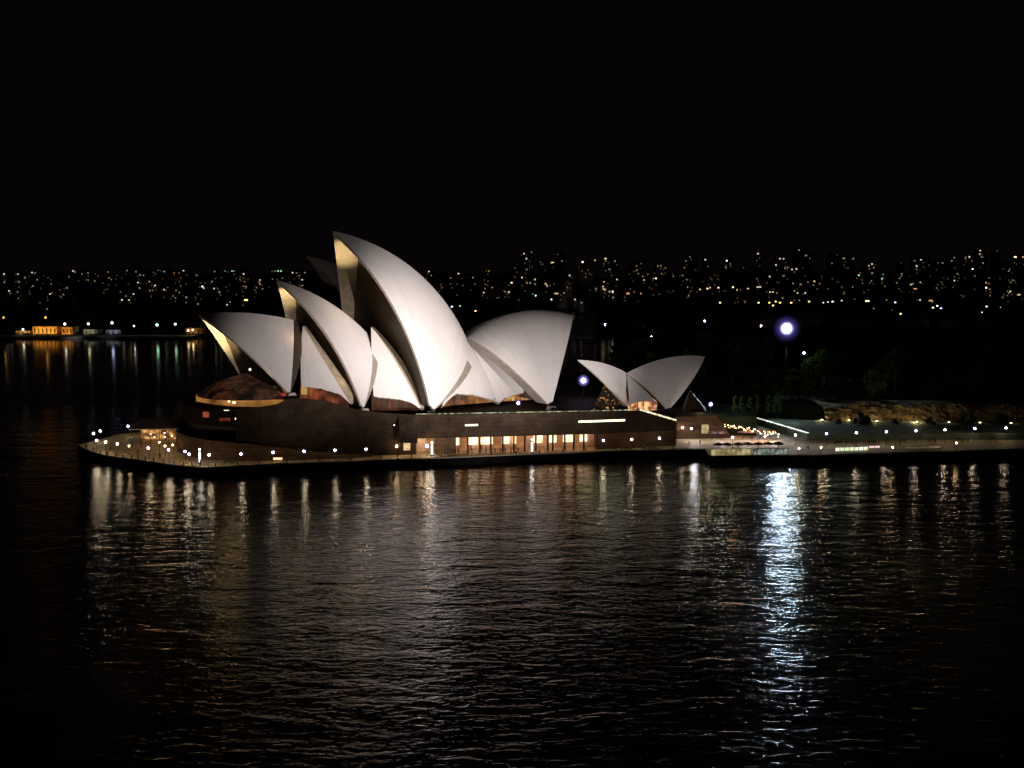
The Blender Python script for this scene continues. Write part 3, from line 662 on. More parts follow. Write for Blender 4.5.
# pavilion at the left tip
def pav(x0, x1, yb, yt, Y, label):
    A = at(x0, yb, Y); Bp = at(x1, yb, Y+2); wd = Bp[0]-A[0]; c = np.array([(A[0]+Bp[0])/2, Y+1, ZQ]); t = thing('pavilion', label, 'pavilion', c)
    zt = at((x0+x1)/2, yt, Y)[2]; 
    MB().prism([(c[0]-wd/2-.6, Y-1.5), (c[0]+wd/2+.6, Y-1.0), (c[0]+wd/2+.6, Y+9), (c[0]-wd/2-.6, Y+9)], [zt-.5]*4, [zt-.3, zt-.1, zt+1.5, zt+1.5]).build('roof', 'white', t)
    MB().box((c[0], Y+6, (ZQ+zt)/2), (wd, .2, zt-ZQ-.6)).build('back_wall', 'warmwall', t)
    m2 = glow_var('pavilion_room', (.10, .03, .01), (1, .52, .16), .9, .6, .42, .62)
    MB().box((c[0], Y+5.7, (ZQ+zt)/2+.5), (wd*.94, .12, zt-ZQ-2.2)).build('lit_window', m2, t)
    for k_ in range(6): MB().box((c[0]-wd/2+wd*k_/5, Y-.6, (ZQ+zt)/2), (.16, .16, zt-ZQ-.2)).build('post', 'dark', t)
    for k_, (x, y) in enumerate([(150.5, 434), (154.5, 437), (164.5, 433), (165, 437), (172, 436)]):
        q = at(x, y, Y+3); MB().lathe(q, [(.001, -.25), (.3, 0), (.001, .25)], 8).build('ceiling_lamp', glow('pavilion_lamp', (1, .72, .36), 4), t)
    for x in (-.25, .25): lamp_light('POINT', 'pavilion_light', (c[0]+wd*x, Y+2.5, zt-1.2), 40, (1, .66, .35), .3)
pav(133, 181, 443, 427.5, 293, 'low pavilion with pale sloping roof and warm lamps near the left tip')
for nm, (px, py, Y), wd, h, mt_, lb in (('service_hut', (183.2, 441.5, 291), 2.2, 1.9, glow('green_window', (.75, .9, .45), .5), 'small hut with a pale green window beside the pavilion'),):
    q = at(px, py, Y); t = thing(nm, lb, 'hut', (q[0], Y, ZQ)); hh = q[2]
    MB().box((q[0], Y+1.2, ZQ+2.6), (3.2, 2.4, 5.2)).build('wall', 'conc', t); MB().prism([(q[0]-1.9, Y-.3), (q[0]+1.9, Y-.3), (q[0]+1.9, Y+2.7), (q[0]-1.9, Y+2.7)], 7.4, 7.65).build('roof', 'dark', t)
    MB().box((q[0], Y-.03, 5.6), (wd, .06, 1.2)).build('window', mt_, t)
for px, py in ((129, 446), ): pass

# ------------------------------------------------------------------ forecourt, steps, lower concourse on the right
def G(px, py, z): return ground(px, py, z)
a = G(677, 439, ZQ); b = G(731, 438, ZQ)
st = thing('stone_steps', 'dark broad stone steps joining the podium to the forecourt', 'steps', ((a[0]+b[0])/2, a[1], ZQ))
m = MB()
for k_ in range(12):
    z0 = ZQ+.52*k_; m.prism([(a[0], a[1]+k_*.45), (b[0]-k_*.3, b[1]+k_*.45), (b[0]-k_*.3, 335), (a[0], 335)], z0, z0+.52)
m.build('flight', 'granite2', st)
A_ = at(677, 417.6, a[1]+5.5); B_ = at(726, 417.2, b[1]+5.5); MB().tube(A_, B_, .13, n=5).build('handrail_light', hl2, st)
wpos = at(705, 429, a[1]+1.5); MB().box((wpos[0], wpos[1]-.4, wpos[2]), (2.2, .6, 2.8)).build('lit_opening', glow_var('cream_opening', (.5, .35, .12), (1, .8, .45), .55, .9), st)
# lawn behind the steps
struct(MB().prism([tuple(G(690, 416.5, 8.3)[:2]), tuple(G(757, 416.5, 8.3)[:2]), (G(762, 416.5, 8.3)[0]+4, 345), (45, 345)], 2, 8.3).build('lawn', 'grass'))
# raised forecourt slab with white lit ramp edge
ZS = 4.2
S_ = [G(754, 417.6, ZS), G(812, 420.2, ZS), G(1160, 422.5, ZS), G(1160, 433, ZS), G(807, 434, ZS)]
fc = thing('forecourt', 'raised pale grey green forecourt with a white lit sloping edge', 'forecourt', S_[1])
MB().prism([p[:2] for p in S_][::-1], ZQ-.5, ZS).build('deck', 'teal', fc)
n_ = 15
for k_ in range(n_+1):
    p = at(754+53*k_/n_, 417.0+15.6*k_/n_, (S_[0]*(1-k_/n_)+S_[4]*k_/n_)[1]-.25)
    MB().box(p, (1.0+.5*random.random(), .12, .26), -.75).build('edge_light', glow('edge_light', (.92, 1, .86), 1.3+1.2*(k_ % 3 == 0)) if k_ < 3 else bpy.data.materials['edge_light' if k_ % 3 else 'edge_light.001'], fc)
for px, py, Y, e in ((772, 415, 331, 220), (795, 416, 328, 260), (836, 418, 322, 30)):
    lamp_light('POINT', 'forecourt_fill', at(px, py-2, Y), e, (.80, 1, .86), .3)  # added lights without fixtures that brighten the forecourt deck
# warm festoon string
ft = thing('festoon_lights', 'descending string of small warm bulbs over the dark concourse tables', 'string lights', G(750, 431, ZQ))
pa_, pb_ = at(725, 424.6, 312), at(779, 434.0, 304); m = MB(); q0 = pa_
for k_ in range(1, 13):
    t = k_/12; q = pa_*(1-t)+pb_*t-np.array([0, 0, .25*math.sin(math.pi*(k_ % 3)/3)]); m.tube(q0, q, .03, n=4); q0 = q
m.build('cable', 'dark', ft)
fbm = [glow('bulb_'+n, c, e) for n, c, e in (('amber', (1, .52, .18), 9), ('white', (1, .85, .6), 12), ('orange', (1, .36, .1), 6))]
for k_ in range(56):
    t = (k_+.5)/56; q = pa_*(1-t)+pb_*t+np.array([random.uniform(-.3, .3), random.uniform(-1.5, 1.5), random.uniform(-.7, .45)-.1])
    MB().lathe(q, [(.001, -.16), (.16, 0), (.001, .16)], 6).build('bulb', fbm[k_ % 3], ft)
for k_, t in enumerate((.15, .45, .75)):
    q = pa_*(1-t)+pb_*t; lamp_light('POINT', 'festoon_glow', q+[0, -1.5, .3], 260, (1, .45, .25), .4)
for px in (695, 722, 748, 772): q = G(px, 441.5, ZQ); lamp_light('POINT', 'concourse_fill', q+[0, 0, 3.6], 800, (.97, .95, 1), .4)  # added point lights, no fixtures, to brighten the concourse floor
# cafe tables with parasols on the concourse
def parasol_set(p, label):
    t = thing('parasol', label, 'parasol', p, 'closed rows of dark parasols on the concourse'); b = np.array(p, float)
    MB().lathe(b+[0, 0, 2.1], [(1.7, 0), (1.1, .35), (.1, .75)], 8).build('canopy', pbr('dark_canvas', (.10, .05, .04), .8, .2, 2), t); MB().tube(b, b+[0, 0, 2.7], .05).build('pole', 'dark', t)
    MB().lathe(b, [(.001, 0), (.35, 0), (.3, .12), (.001, .12)], 10).build('base', 'conc', t)
    return t
pr = None
for i, (px, py) in enumerate([(712, 440), (721, 439.6), (742, 439.2), (751, 439), (760, 438.8), (770, 438.6), (718, 452), (727, 452), (738, 451.8), (748, 451.6), (758, 451.4), (768, 451.2), (778, 451)]):
    p = G(px, py, ZQ); row = 'upper' if i < 6 else 'lower'; lb = '%s dark parasol from the left in the %s concourse row' % (ordw(i if i < 6 else i-6), row)
    if pr is None: pr = parasol_set(p, lb)
    else: clone(pr, p, lb)
# glass windbreaks on the quay
def windbreak(px0, px1, y0, y1, h, mat, label, n=8):
    A = G(px0, y0, ZQ); Bq = G(px1, y1, ZQ); t = thing('windbreak', label, 'windbreak', (A+Bq)/2, 'lit windbreaks on the right quay'); d = (Bq-A)
    MB().quad(A+[0, 0, .15], Bq+[0, 0, .15], Bq+[0, 0, h], A+[0, 0, h]).build('glass_panel', mat, t)
    for k_ in range(n+1): q = A+d*k_/n; MB().box(q+[0, -.05, h/2], (.12, .12, h+.1)).build('post', 'dark', t)
    MB().box((A+Bq)/2+[0, -.06, h+.06], (np.linalg.norm(d), .16, .14), math.atan2(d[1], d[0])).build('rail', 'dark', t)
windbreak(711, 751, 456.0, 455.3, 1.9, glow_var('windbreak_yellow', (.20, .16, .05), (.9, .75, .38), .55, .5), 'dim yellow lit glass windbreak at the quay step')  # this and the next panel: emission stands in for the lit floor behind
windbreak(753, 788, 455.2, 454.7, 1.8, glow_var('windbreak_pale', (.10, .11, .09), (.6, .7, .6), .45, .8), 'pale grey glass windbreak right of the yellow one')
windbreak(835, 868, 451.6, 450.5, 1.15, glow_var('windbreak_green', (.55, .7, .35), (1, 1, .8), 1.2, .5), 'bright green white lit kiosk front on the right quay', 7)
windbreak(868.6, 880, 448.4, 448.1, .75, glow_var('sign_pink', (1, .55, .45), (1, .85, .95), 1.1, .7), 'short pink white lit panel next to the green white kiosk front', 2)
windbreak(905, 942, 449.0, 448.3, .8, glow_var('windbreak_dim', (.10, .07, .03), (.5, .4, .2), .4, .4), 'low dim amber lit barrier on the quay below the cliff', 5)
# ------------------------------------------------------------------ sandstone cliff
def noise3(x, y, z=0.0):
    from mathutils import noise as nz_
    return nz_.noise(Vector((x, y, z)))
def zpy(py, Y): return at(512, py, Y)[2]
rows = []
xs = np.linspace(106, 240, 260)
for j in range(15):
    t = j/14; row = []
    for x in xs:
        Y0_ = 334+3*noise3(x*.03, 1.5); top_ = 8.9+1.5*noise3(x*.07, 7)+1.0*noise3(x*.3, 9)
        ledge = 1.6*noise3(x*.22, t*2.1, 2)+1.1*noise3(x*.7, t*5, 5)+.5*noise3(x*1.7, t*9, 8)+1.2*round(t*3)/3
        row.append((x, Y0_+ledge+t*2.5, ZS-.3+(top_-ZS+.3)*t))
    rows.append(row)
for k_ in (3, 9): rows.append([(x, 337+k_*1.5, 9.0 if k_ == 9 else p[2]+.2) for (x, _, __), p in zip(rows[0], rows[14])])
struct(MB().grid(rows, flip=True).build('sandstone_cliff', 'rock'))
ylw = glow('uplight_lens', (1, .82, .38), 9)
up0 = None
for i, (px, py, e) in enumerate([(822, 420, 520), (849, 420.6, 150), (877, 421.2, 380), (917, 422, 900), (949, 422.4, 30), (980, 422.8, 20), (1011, 423.2, 70)]):
    p = G(px, py, ZS+.3); b = np.array([p[0], p[1], ZS]); lb = ordw(i)+' yellow ground uplight from the left at the foot of the rock cliff'
    if up0 is None:
        up0 = thing('ground_uplight', lb, 'uplight', b, 'uplights along the cliff foot')
        MB().lathe(b, [(.001, 0), (.4, 0), (.45, .3), (.3, .32)], 10).build('housing', 'dark', up0); MB().lathe(b+[0, 0, .33], [(.34, 0), (.28, .14), (.001, .18)], 10).build('lens', ylw, up0)
    else: clone(up0, b, lb)
    lamp_light('POINT', 'uplight_beam', b+[0, 1.0, .9], e, (1, .76, .38), .2)

# ------------------------------------------------------------------ trees
def crown_mesh(seed, nl, rx, rz, leaf, clumps, cyl=False):
    r = random.Random(seed); m = MB(); cs = []
    for i in range(clumps):
        a = r.uniform(0, 6.283); q = r.random()**.5*rx*(.75); z = r.uniform(-.75, .9)*rz; k_ = math.sqrt(max(.1, 1-(z/rz)**2))
        cs.append((q*math.cos(a)*k_, q*math.sin(a)*k_, z, r.uniform(.22, .42)*rx))
    for i in range(nl):
        c = r.choice(cs); d = Vector((r.gauss(0, 1), r.gauss(0, 1), r.gauss(0, .8))); d.normalize(); p = np.array(c[:3])+np.array(d)*c[3]*r.uniform(.6, 1.05)
        u = Vector((r.gauss(0, 1), r.gauss(0, 1), r.gauss(0, 1))).normalized(); v = u.cross(Vector((r.gauss(0, 1), r.gauss(0, 1), r.gauss(0, 1)))).normalized(); u = np.array(u)*leaf; v = np.array(v)*leaf*.55
        m.quad(p-u, p+v, p+u, p-v)
    return m
def tree_proto(seed, h, rx, mat, label, group, nl=2200, leaf=.42, name='garden_tree', org=(0, 0, 0), low=.30):
    t = thing(name, label, 'tree', org, group); b = np.array(org, float); rz = h*(1-low)/2
    c = crown_mesh(seed, nl, rx, rz, leaf, 16); c.v = [tuple(np.array(v)+b+[0, 0, h*low+rz]) for v in c.v]; c.build('crown', mat, t)
    r = random.Random(seed); m = MB(); m.tube(b+[0, 0, -.5], b+[.1, 0, h*.5], h*.028, h*.016, 8)
    for k_ in range(5):
        a = r.uniform(0, 6.28); m.tube(b+[.1*k_/5, 0, h*(.28+.05*k_)], b+[math.cos(a)*rx*.55, math.sin(a)*rx*.55, h*(.5+.07*k_)], h*.011, h*.004, 6)
    m.build('trunk', 'bark', t); return t
TP = [None]*4; spec = [(1, 13, 5.2, 'leafd'), (2, 16, 6.4, 'leafd'), (3, 11, 5.0, 'leaf'), (4, 18, 5.6, 'leafd')]
rt = random.Random(21); pl_ = []
while len(pl_) < 58:
    Y = rt.choice([rt.uniform(345, 460), rt.uniform(460, 740)]); X = rt.uniform(.10*Y+10, .54*Y)
    px = 512+X/Y*1000*.99; k_ = rt.randrange(4); g = gz(X, Y); h = spec[k_][1]; top = 272+(CAMZ-(g+h))/Y*1000
    if X < 118 and Y < 350: continue
    if abs(px-787) < 40 and Y < 385: continue
    if abs(px-787) < 26 and (top < 345): continue
    if top < 312 or g < 4: continue
    if any((X-a)**2+(Y-b)**2 < 42 for a, b, c in pl_): continue
    pl_.append((X, Y, k_))
pl_.sort(key=lambda q: q[0]/q[1])
for i, (X, Y, k_) in enumerate(pl_):
    where = 'front' if Y < 460 else 'rear'; kind = ['broad dark', 'large dark', 'small green', 'tall dark'][k_]
    lb = '%s tree, %s from left of all the trees on the dark garden hill' % (kind, ordw(i))
    b = (X, Y, gz(X, Y)-.2)
    if TP[k_] is None: TP[k_] = tree_proto(*spec[k_], lb, 'trees of the garden hill', org=b)
    else: clone(TP[k_], b, lb, rt.uniform(0, 6))
fig = []
rf = random.Random(4)
for i in range(34):
    px = 712+i*9.6+rf.uniform(-3, 3); Y = rf.uniform(352, 392)
    if abs(px-787) < 9: Y = 396
    x_ = (px-512)/1000*Y*1.0
    fig.append((x_, Y))
FT = None
for i, (x_, Y) in enumerate(fig):
    b = (x_, Y, gz(x_, Y)-.4); lb = '%s dark fig tree from left in the bank behind the cliff and lawn' % ordw(i)
    if FT is None: FT = tree_proto(77, 8.6, 5.6, 'leafd', lb, 'fig tree bank', 2400, .42, name='fig_tree', org=b, low=.12)
    else:
        o = clone(FT, b, lb, rf.uniform(0, 6)); k_ = rf.uniform(.8, 1.12); o.scale = (k_, k_, k_*rf.uniform(.8, 1.05))
# lit green trees near lamps
tg = tree_proto(9, 12, 5.5, 'leaf', 'green leafy tree lit from beside on the dark hill right of the bright flood mast', 'lit green trees', 2600, .4, org=tuple(np.append(at(812, 372, 400)[:2], gz(at(812, 372, 400)[0], 400))))
lp = at(803, 352.5, 392); lamp_light('POINT', 'tree_lamp_light', lp, 520, (.75, 1, .45), .3)
place_lamp(804, 353, 'globe', h=14.0, r=.30, zg=gz(115, 392), label='small greenish lamp beside the lit green tree', group='lamps on the garden hill')
# slender trees in a row behind the steps
sp0 = None
for i, px in enumerate((734, 741, 749, 757, 768, 774, 779.5)):
    Y = 322+.4*i; p = at(px, 410, Y); b = (p[0], Y, 8.1); lb = ordw(i)+' slender upright tree from the left in the short row behind the steps'
    if sp0 is None:
        sp0 = thing('slender_tree', lb, 'tree', b, 'row of slender trees'); c = crown_mesh(30, 1500, .8, 2.9, .2, 26); c.v = [tuple(np.array(v)+np.array(b)+[0, 0, 3.0]) for v in c.v]; c.build('crown', 'leaf', sp0); MB().tube(b, np.array(b)+[0, 0, 3], .12, .05).build('trunk', 'bark', sp0)
    else: clone(sp0, b, lb, i*1.3)
for px, e, c in ((740, 60, (1, 1, .7)), (722, 110, (.9, 1, .5)), (777, 90, (.3, 1, .75))): lamp_light('POINT', 'lawn_glow', at(px, 409, 319.5), e, c, .3)
lamp_light('POINT', 'lawn_glow', at(700, 410, 322), 90, (1, .95, .5), .3)
# shrubs before the cliff
sh0 = None
for i, (px, h, r_) in enumerate([(858, 4.2, 2.6), (866, 3.0, 2.0), (895, 2.0, 1.6), (930, 2.4, 2.0), (962, 3.6, 2.6), (970, 3, 2.4), (995, 3.8, 2.8), (1003, 3, 2), (838, 1.8, 1.6)]):
    q = G(px, 423.5, ZS); b = (q[0], q[1]-1, ZS); lb = ordw(i if i < 8 else 8)+(' dark shrub listed outward from the left along the cliff foot' if i < 8 else ' dark shrub, the low one nearest the left end of the cliff')
    if sh0 is None:
        sh0 = thing('shrub', lb, 'shrub', b, 'dark shrubs at the cliff foot'); c = crown_mesh(40, 900, 2.6, 2.0, .28, 12); c.v = [tuple(np.array(v)+np.array(b)+[0, 0, 2.0]) for v in c.v]; c.build('foliage', 'leafd', sh0); MB().tube(b, np.array(b)+[0, 0, 1.8], .12, .05).build('stem', 'bark', sh0)
    else:
        o = clone(sh0, b, lb, i*.9); o.scale = (r_/2.6, r_/2.6, h/4.2)
# fig trees right above the cliff edge, barely lit
# flood mast with the very bright lamps
p = at(786.5, 328.5, 384); gm = gz(p[0], 384); fm = thing('flood_mast', 'tall mast with a blinding blue white cluster of floodlights above the dark gardens', 'flood mast', (p[0], 384, gm)); b = np.array([p[0], 384, gm])
MB().tube(b, np.array([p[0], 384, p[2]-.9]), .45, .22, 8).build('pole', 'dark', fm); MB().box(b+[0, 0, .3], (1.6, 1.6, .6)).build('footing', 'conc', fm)
MB().box((p[0], 384.3, p[2]), (3.4, .18, .16)).box((p[0], 384.3, p[2]+1.1), (3.4, .18, .16)).box((p[0], 384.3, p[2]-1.1), (3.4, .18, .16)).box((p[0], 384.4, p[2]), (.2, .2, 3.4)).build('crossbar', 'dark', fm)
fl_m = glow('floodlight_lens', (.66, .84, 1.0), 270, .5)
for k7 in range(7):
    an = math.radians(60*k7); dx, dz = (0, 0) if k7 == 6 else (1.22*math.cos(an), 1.22*math.sin(an)); k_ = .60
    q = np.array([p[0]+dx, 383.9, p[2]+dz]); m = MB()
    ring = [q+np.array([k_*math.cos(a), 0, k_*math.sin(a)]) for a in np.linspace(0, 2*math.pi, 18)[:-1]]; m.quad(*ring[::-1])
    hd = MB().lathe((q[0], q[1], q[2]), [(.001, -k_), (k_*.8, -k_*.6), (k_, 0), (k_*.8, k_*.6), (.001, k_)], 12)
    hd.v = [(v[0], q[1]+.05+max(0, (v[1]-q[1]))*.9, v[2]) for v in hd.v]; hd = hd.build('lamp_head', 'dark', fm); m.build('lens', fl_m, hd)
for R_, nm, c_, s_ in ((3.3, 'bloom_halo', (.60, .62, 1.0), 3.6), (6.4, 'outer_halo', (.27, .20, 1.0), .20)):
    MB().lathe(p+[0, -.3, 0], [(R_*max(math.cos(a), .01), R_*math.sin(a)) for a in np.linspace(-1.57, 1.57, 13)], 24).build(nm, halo_mat(nm, c_, s_), fm, smooth=True)  # two added glow spheres imitate bloom around the floodlights
lp0 = None
for px, py, Y, m_, r_, lb in ((704.6, 321, 640, 'globe_v', .42, 'violet white lamp alone above the dark garden hill left of the flood mast'), (761, 326, 600, 'globe', .4, 'small white lamp just left of the bright flood mast'), (605, 324.6, 640, 'globe', .4, 'tiny white lamp in the dark right of the large roof'), (642, 325.5, 640, 'globe', .5, 'upper white lamp of the pair right of the large roof'), (651.6, 336, 610, 'globe', .35, 'lower white lamp of the pair right of the large roof')):
    z = at(px, py, Y)[2]; g_ = max(gz(at(px, py, Y)[0], Y), 1)
    globe_lamp((at(px, py, Y)[0], Y, g_), z-g_, r_, m_, lb, 'lamps on the garden hill')
# ------------------------------------------------------------------ people, dark silhouettes on the promenade
def person_mesh(name, stride, arm):
    me = bpy.data.meshes.new(name)
    J = {'pel': (0, 0, .95, .16), 'chest': (0, 0, 1.32, .17), 'neck': (0, 0, 1.50, .06), 'head': (0, -.01, 1.63, .10), 'top': (0, 0, 1.74, .08)}
    V = [J[k] for k in ('pel', 'chest', 'neck', 'head', 'top')]; E = [(0, 1), (1, 2), (2, 3), (3, 4)]
    for s_ in (-1, 1):
        i = len(V); V += [(s_*.10, 0, .90, .10), (s_*.11, -stride*s_*.5, .50, .07), (s_*.11, -stride*s_, .08, .05), (s_*.11, -stride*s_-.16, .03, .04)]; E += [(0, i), (i, i+1), (i+1, i+2), (i+2, i+3)]
        i = len(V); V += [(s_*.20, 0, 1.42, .06), (s_*(.26+arm*.1), .03, 1.15, .045), (s_*(.25+arm*.2), -.12*arm, .92+arm*.15, .035), (s_*(.25+arm*.2), -.16*arm, .84+arm*.2, .04)]; E += [(1, i), (i, i+1), (i+1, i+2), (i+2, i+3)]
    me.from_pydata([v[:3] for v in V], E, []); me.materials.append(M['skin'])
    o = bpy.data.objects.new('person', me); COL.objects.link(o)
    md = o.modifiers.new('skin', 'SKIN'); 
    for k_, v in enumerate(V): me.skin_vertices[0].data[k_].radius = (v[3], v[3]*.85)
    me.skin_vertices[0].data[0].use_root = True
    sb = o.modifiers.new('sub', 'SUBSURF'); sb.levels = 1; sb.render_levels = 1
    return o
PV = None
spots = [(458.5, 'first dark figure at the left end of the lit arcade'), (468, 'figure just left of the second lit doorway'), (472, 'figure standing close beside the one left of the second lit doorway'), (479.5, 'figure between the second and third lit doorways'), (486, 'figure before the narrow third lit doorway'), (490.5, 'figure before the wide lit doorway left of the middle of the arcade'), (495, 'figure right of that wide lit doorway'), (500.5, 'figure between two piers left of the arcade middle'), (505, 'figure left of the doorway nearest the middle light column'), (511, 'figure right of the doorway nearest the middle light column'), (518, 'figure two piers left of the middle light column'), (574, 'single figure in front of the brightest doorway near the right end'), (445, 'figure before the blank bay right of the bright entrance'), (200.5, 'figure at the foot of the left light column'), (689, 'figure on the bright floor near the podium corner'), (437, 'figure just right of the entrance light column')]
rp = random.Random(5); base_p = [person_mesh('person_mesh', .12, .3), person_mesh('person_mesh', .28, .8), person_mesh('person_mesh', .03, .1)]
for i, (px, lb) in enumerate(spots):
    by = np.interp(px, [200, 445, 455, 600, 689], [464.5, 455.6, 455.0, 450.8, 446.0]) if px > 300 else 465.0
    q = ground(px, by, ZQ); o = base_p[i] if i < 3 else base_p[i % 3].copy()
    if i >= 3: COL.objects.link(o)
    o.location = (q[0], q[1], ZQ+.01); o.rotation_euler.z = rp.uniform(0, 6.28); k_ = rp.uniform(.93, 1.05); o.scale = (k_, k_, k_)
    tag(o, lb, 'person', 'people on the promenade')

# ------------------------------------------------------------------ left shore: floodlit sheds, wharf lamps
def shed(px0, px1, pyb, pyt, Y, mat, label, lights, roofm='dark', n=6):
    A = at(px0, pyb, Y); Bq = at(px1, pyb, Y); wd = Bq[0]-A[0]; z1 = at(px0, pyt, Y)[2]; g_ = 2.0; c = np.array([(A[0]+Bq[0])/2, Y+6, g_]); t = thing('wharf_shed', label, 'shed', c, 'sheds on the left far shore')
    MB().box((c[0], Y+6, (g_+z1)/2), (wd, 12, z1-g_)).build('wall', mat, t)
    MB().prism([(c[0]-wd/2-.4, Y-.5), (c[0]+wd/2+.4, Y-.5), (c[0]+wd/2+.4, Y+12.5), (c[0]-wd/2-.4, Y+12.5)], z1, [z1+.5, z1+.5, z1+1.5, z1+1.5]).build('roof', roofm, t)
    for k_ in range(n): MB().box((c[0]-wd/2+wd*(k_+.5)/n, Y-.06, g_+(z1-g_)*.45), (wd/n*.42, .14, (z1-g_)*.55)).build('shutter', 'dark', t)
    for x, e, col in lights: lamp_light('SPOT', 'shed_floodlight', (A[0]+wd*x, Y-7, 3.2), e, col, .5, (A[0]+wd*x, Y, g_+(z1-g_)*.55), 120, .8)
struct(MB().prism([(-1900, 812), (-260, 812), (-260, 830), (-1900, 830)], -1, 2.0).build('wharf_ground', 'conc'))
OR = (1, .50, .08)
shed(33, 57, 336.5, 326.5, 838, 'warmwall', 'long floodlit orange shed on the left far shore', [(.15, 3500, OR), (.5, 3500, OR), (.85, 3500, OR)])
shed(62, 73, 336.5, 327, 836, 'warmwall', 'narrow orange lit shed right of the long one', [(.3, 3000, OR)], n=3)
shed(16, 30, 336.5, 331, 840, 'warmwall', 'low warm lit shed left of the long orange one', [(.5, 2200, (1, .66, .3))], n=3)
shed(84, 98, 337, 329.5, 838, 'conc', 'grey lit shed under the white wharf lamp', [(.3, 1500, (1, .95, .6))], n=3)
shed(106, 121, 337, 330, 838, 'conc', 'dim shed under the blue wharf lamp', [(.5, 1300, (.7, .75, 1))], n=3)
shed(186, 206, 336, 328, 838, 'warmwall', 'dim brown shed behind the tip of the first roof', [(.3, 900, OR)], n=4)
def wlamp(px, py, col, L_, r_, label, Y=822):
    q = at(px, py, Y); t = thing('wharf_lamp', label, 'lamp post', (q[0], Y, 2.0), 'lamps along the left far wharf'); b = np.array([q[0], Y, 2.0])
    MB().tube(b, q, .22, .12, 6).build('post', 'dark', t); MB().lathe(q, [(.001, -r_)]+[(r_*math.cos(a), r_*math.sin(a)) for a in np.linspace(-1.2, 1.2, 5)]+[(.001, r_)], 8).build('lantern', glow('wharf_lantern', col, L_), t, smooth=True)
for a_ in [(3.5, 317.5, OR, 1.8, .8, 'tall orange lamp at the very left end of the far wharf'), (23, 329.5, (1, .9, .6), 4, .9, 'white lamp before the low warm lit shed'), (45.5, 317.5, OR, 2.2, .9, 'tall orange lamp rising above the long orange shed'), (64.8, 324, (1, .92, .75), 3.5, 1.0, 'bright white lamp over the narrow orange shed'), (88.3, 323.8, (1, .92, .55), 3, 1.0, 'yellow white lamp over the grey lit shed'), (112, 322.8, (.62, .66, 1), 4.5, 1.1, 'blue white lamp on the middle of the far wharf'), (134, 326, (1, .9, .8), 6, .6, 'small faint lamp between the blue and the green wharf lamps'), (157, 324.9, (.45, 1, .62), 3.5, 1.1, 'left one of the two green wharf lamps'), (175.3, 324.2, (.55, 1, .70), 3, 1.0, 'right one of the two green wharf lamps'), (188.2, 330.4, (1, .8, .5), 4, .9, 'warm lamp left of the first roof tip on the far wharf'), (192.8, 330, (1, .75, .4), 9, .7, 'warm lamp nearest the first roof tip on the far wharf'), (205, 339.5, (.9, .95, .85), 5, .9, 'pale lamp low behind the rim of the first roof')]: wlamp(*a_)

# ------------------------------------------------------------------ the lit city on the far hills: every building a thing with its lit windows
WM = {}
def wmat(c, lv):
    k_ = (c, lv)
    if k_ not in WM:
        col = {'w': (1, .86, .64), 'y': (1, .70, .30), 'o': (1, .42, .12), 'g': (.55, 1, .62), 'b': (.55, .62, 1)}[c]
        WM[k_] = glow('window_'+{'w': 'white', 'y': 'warm', 'o': 'orange', 'g': 'green', 'b': 'blue'}[c], col, [.07, .27, .95, 3.0][lv], .1); WM[k_].cycles.emission_sampling = 'NONE'
    return WM[k_]
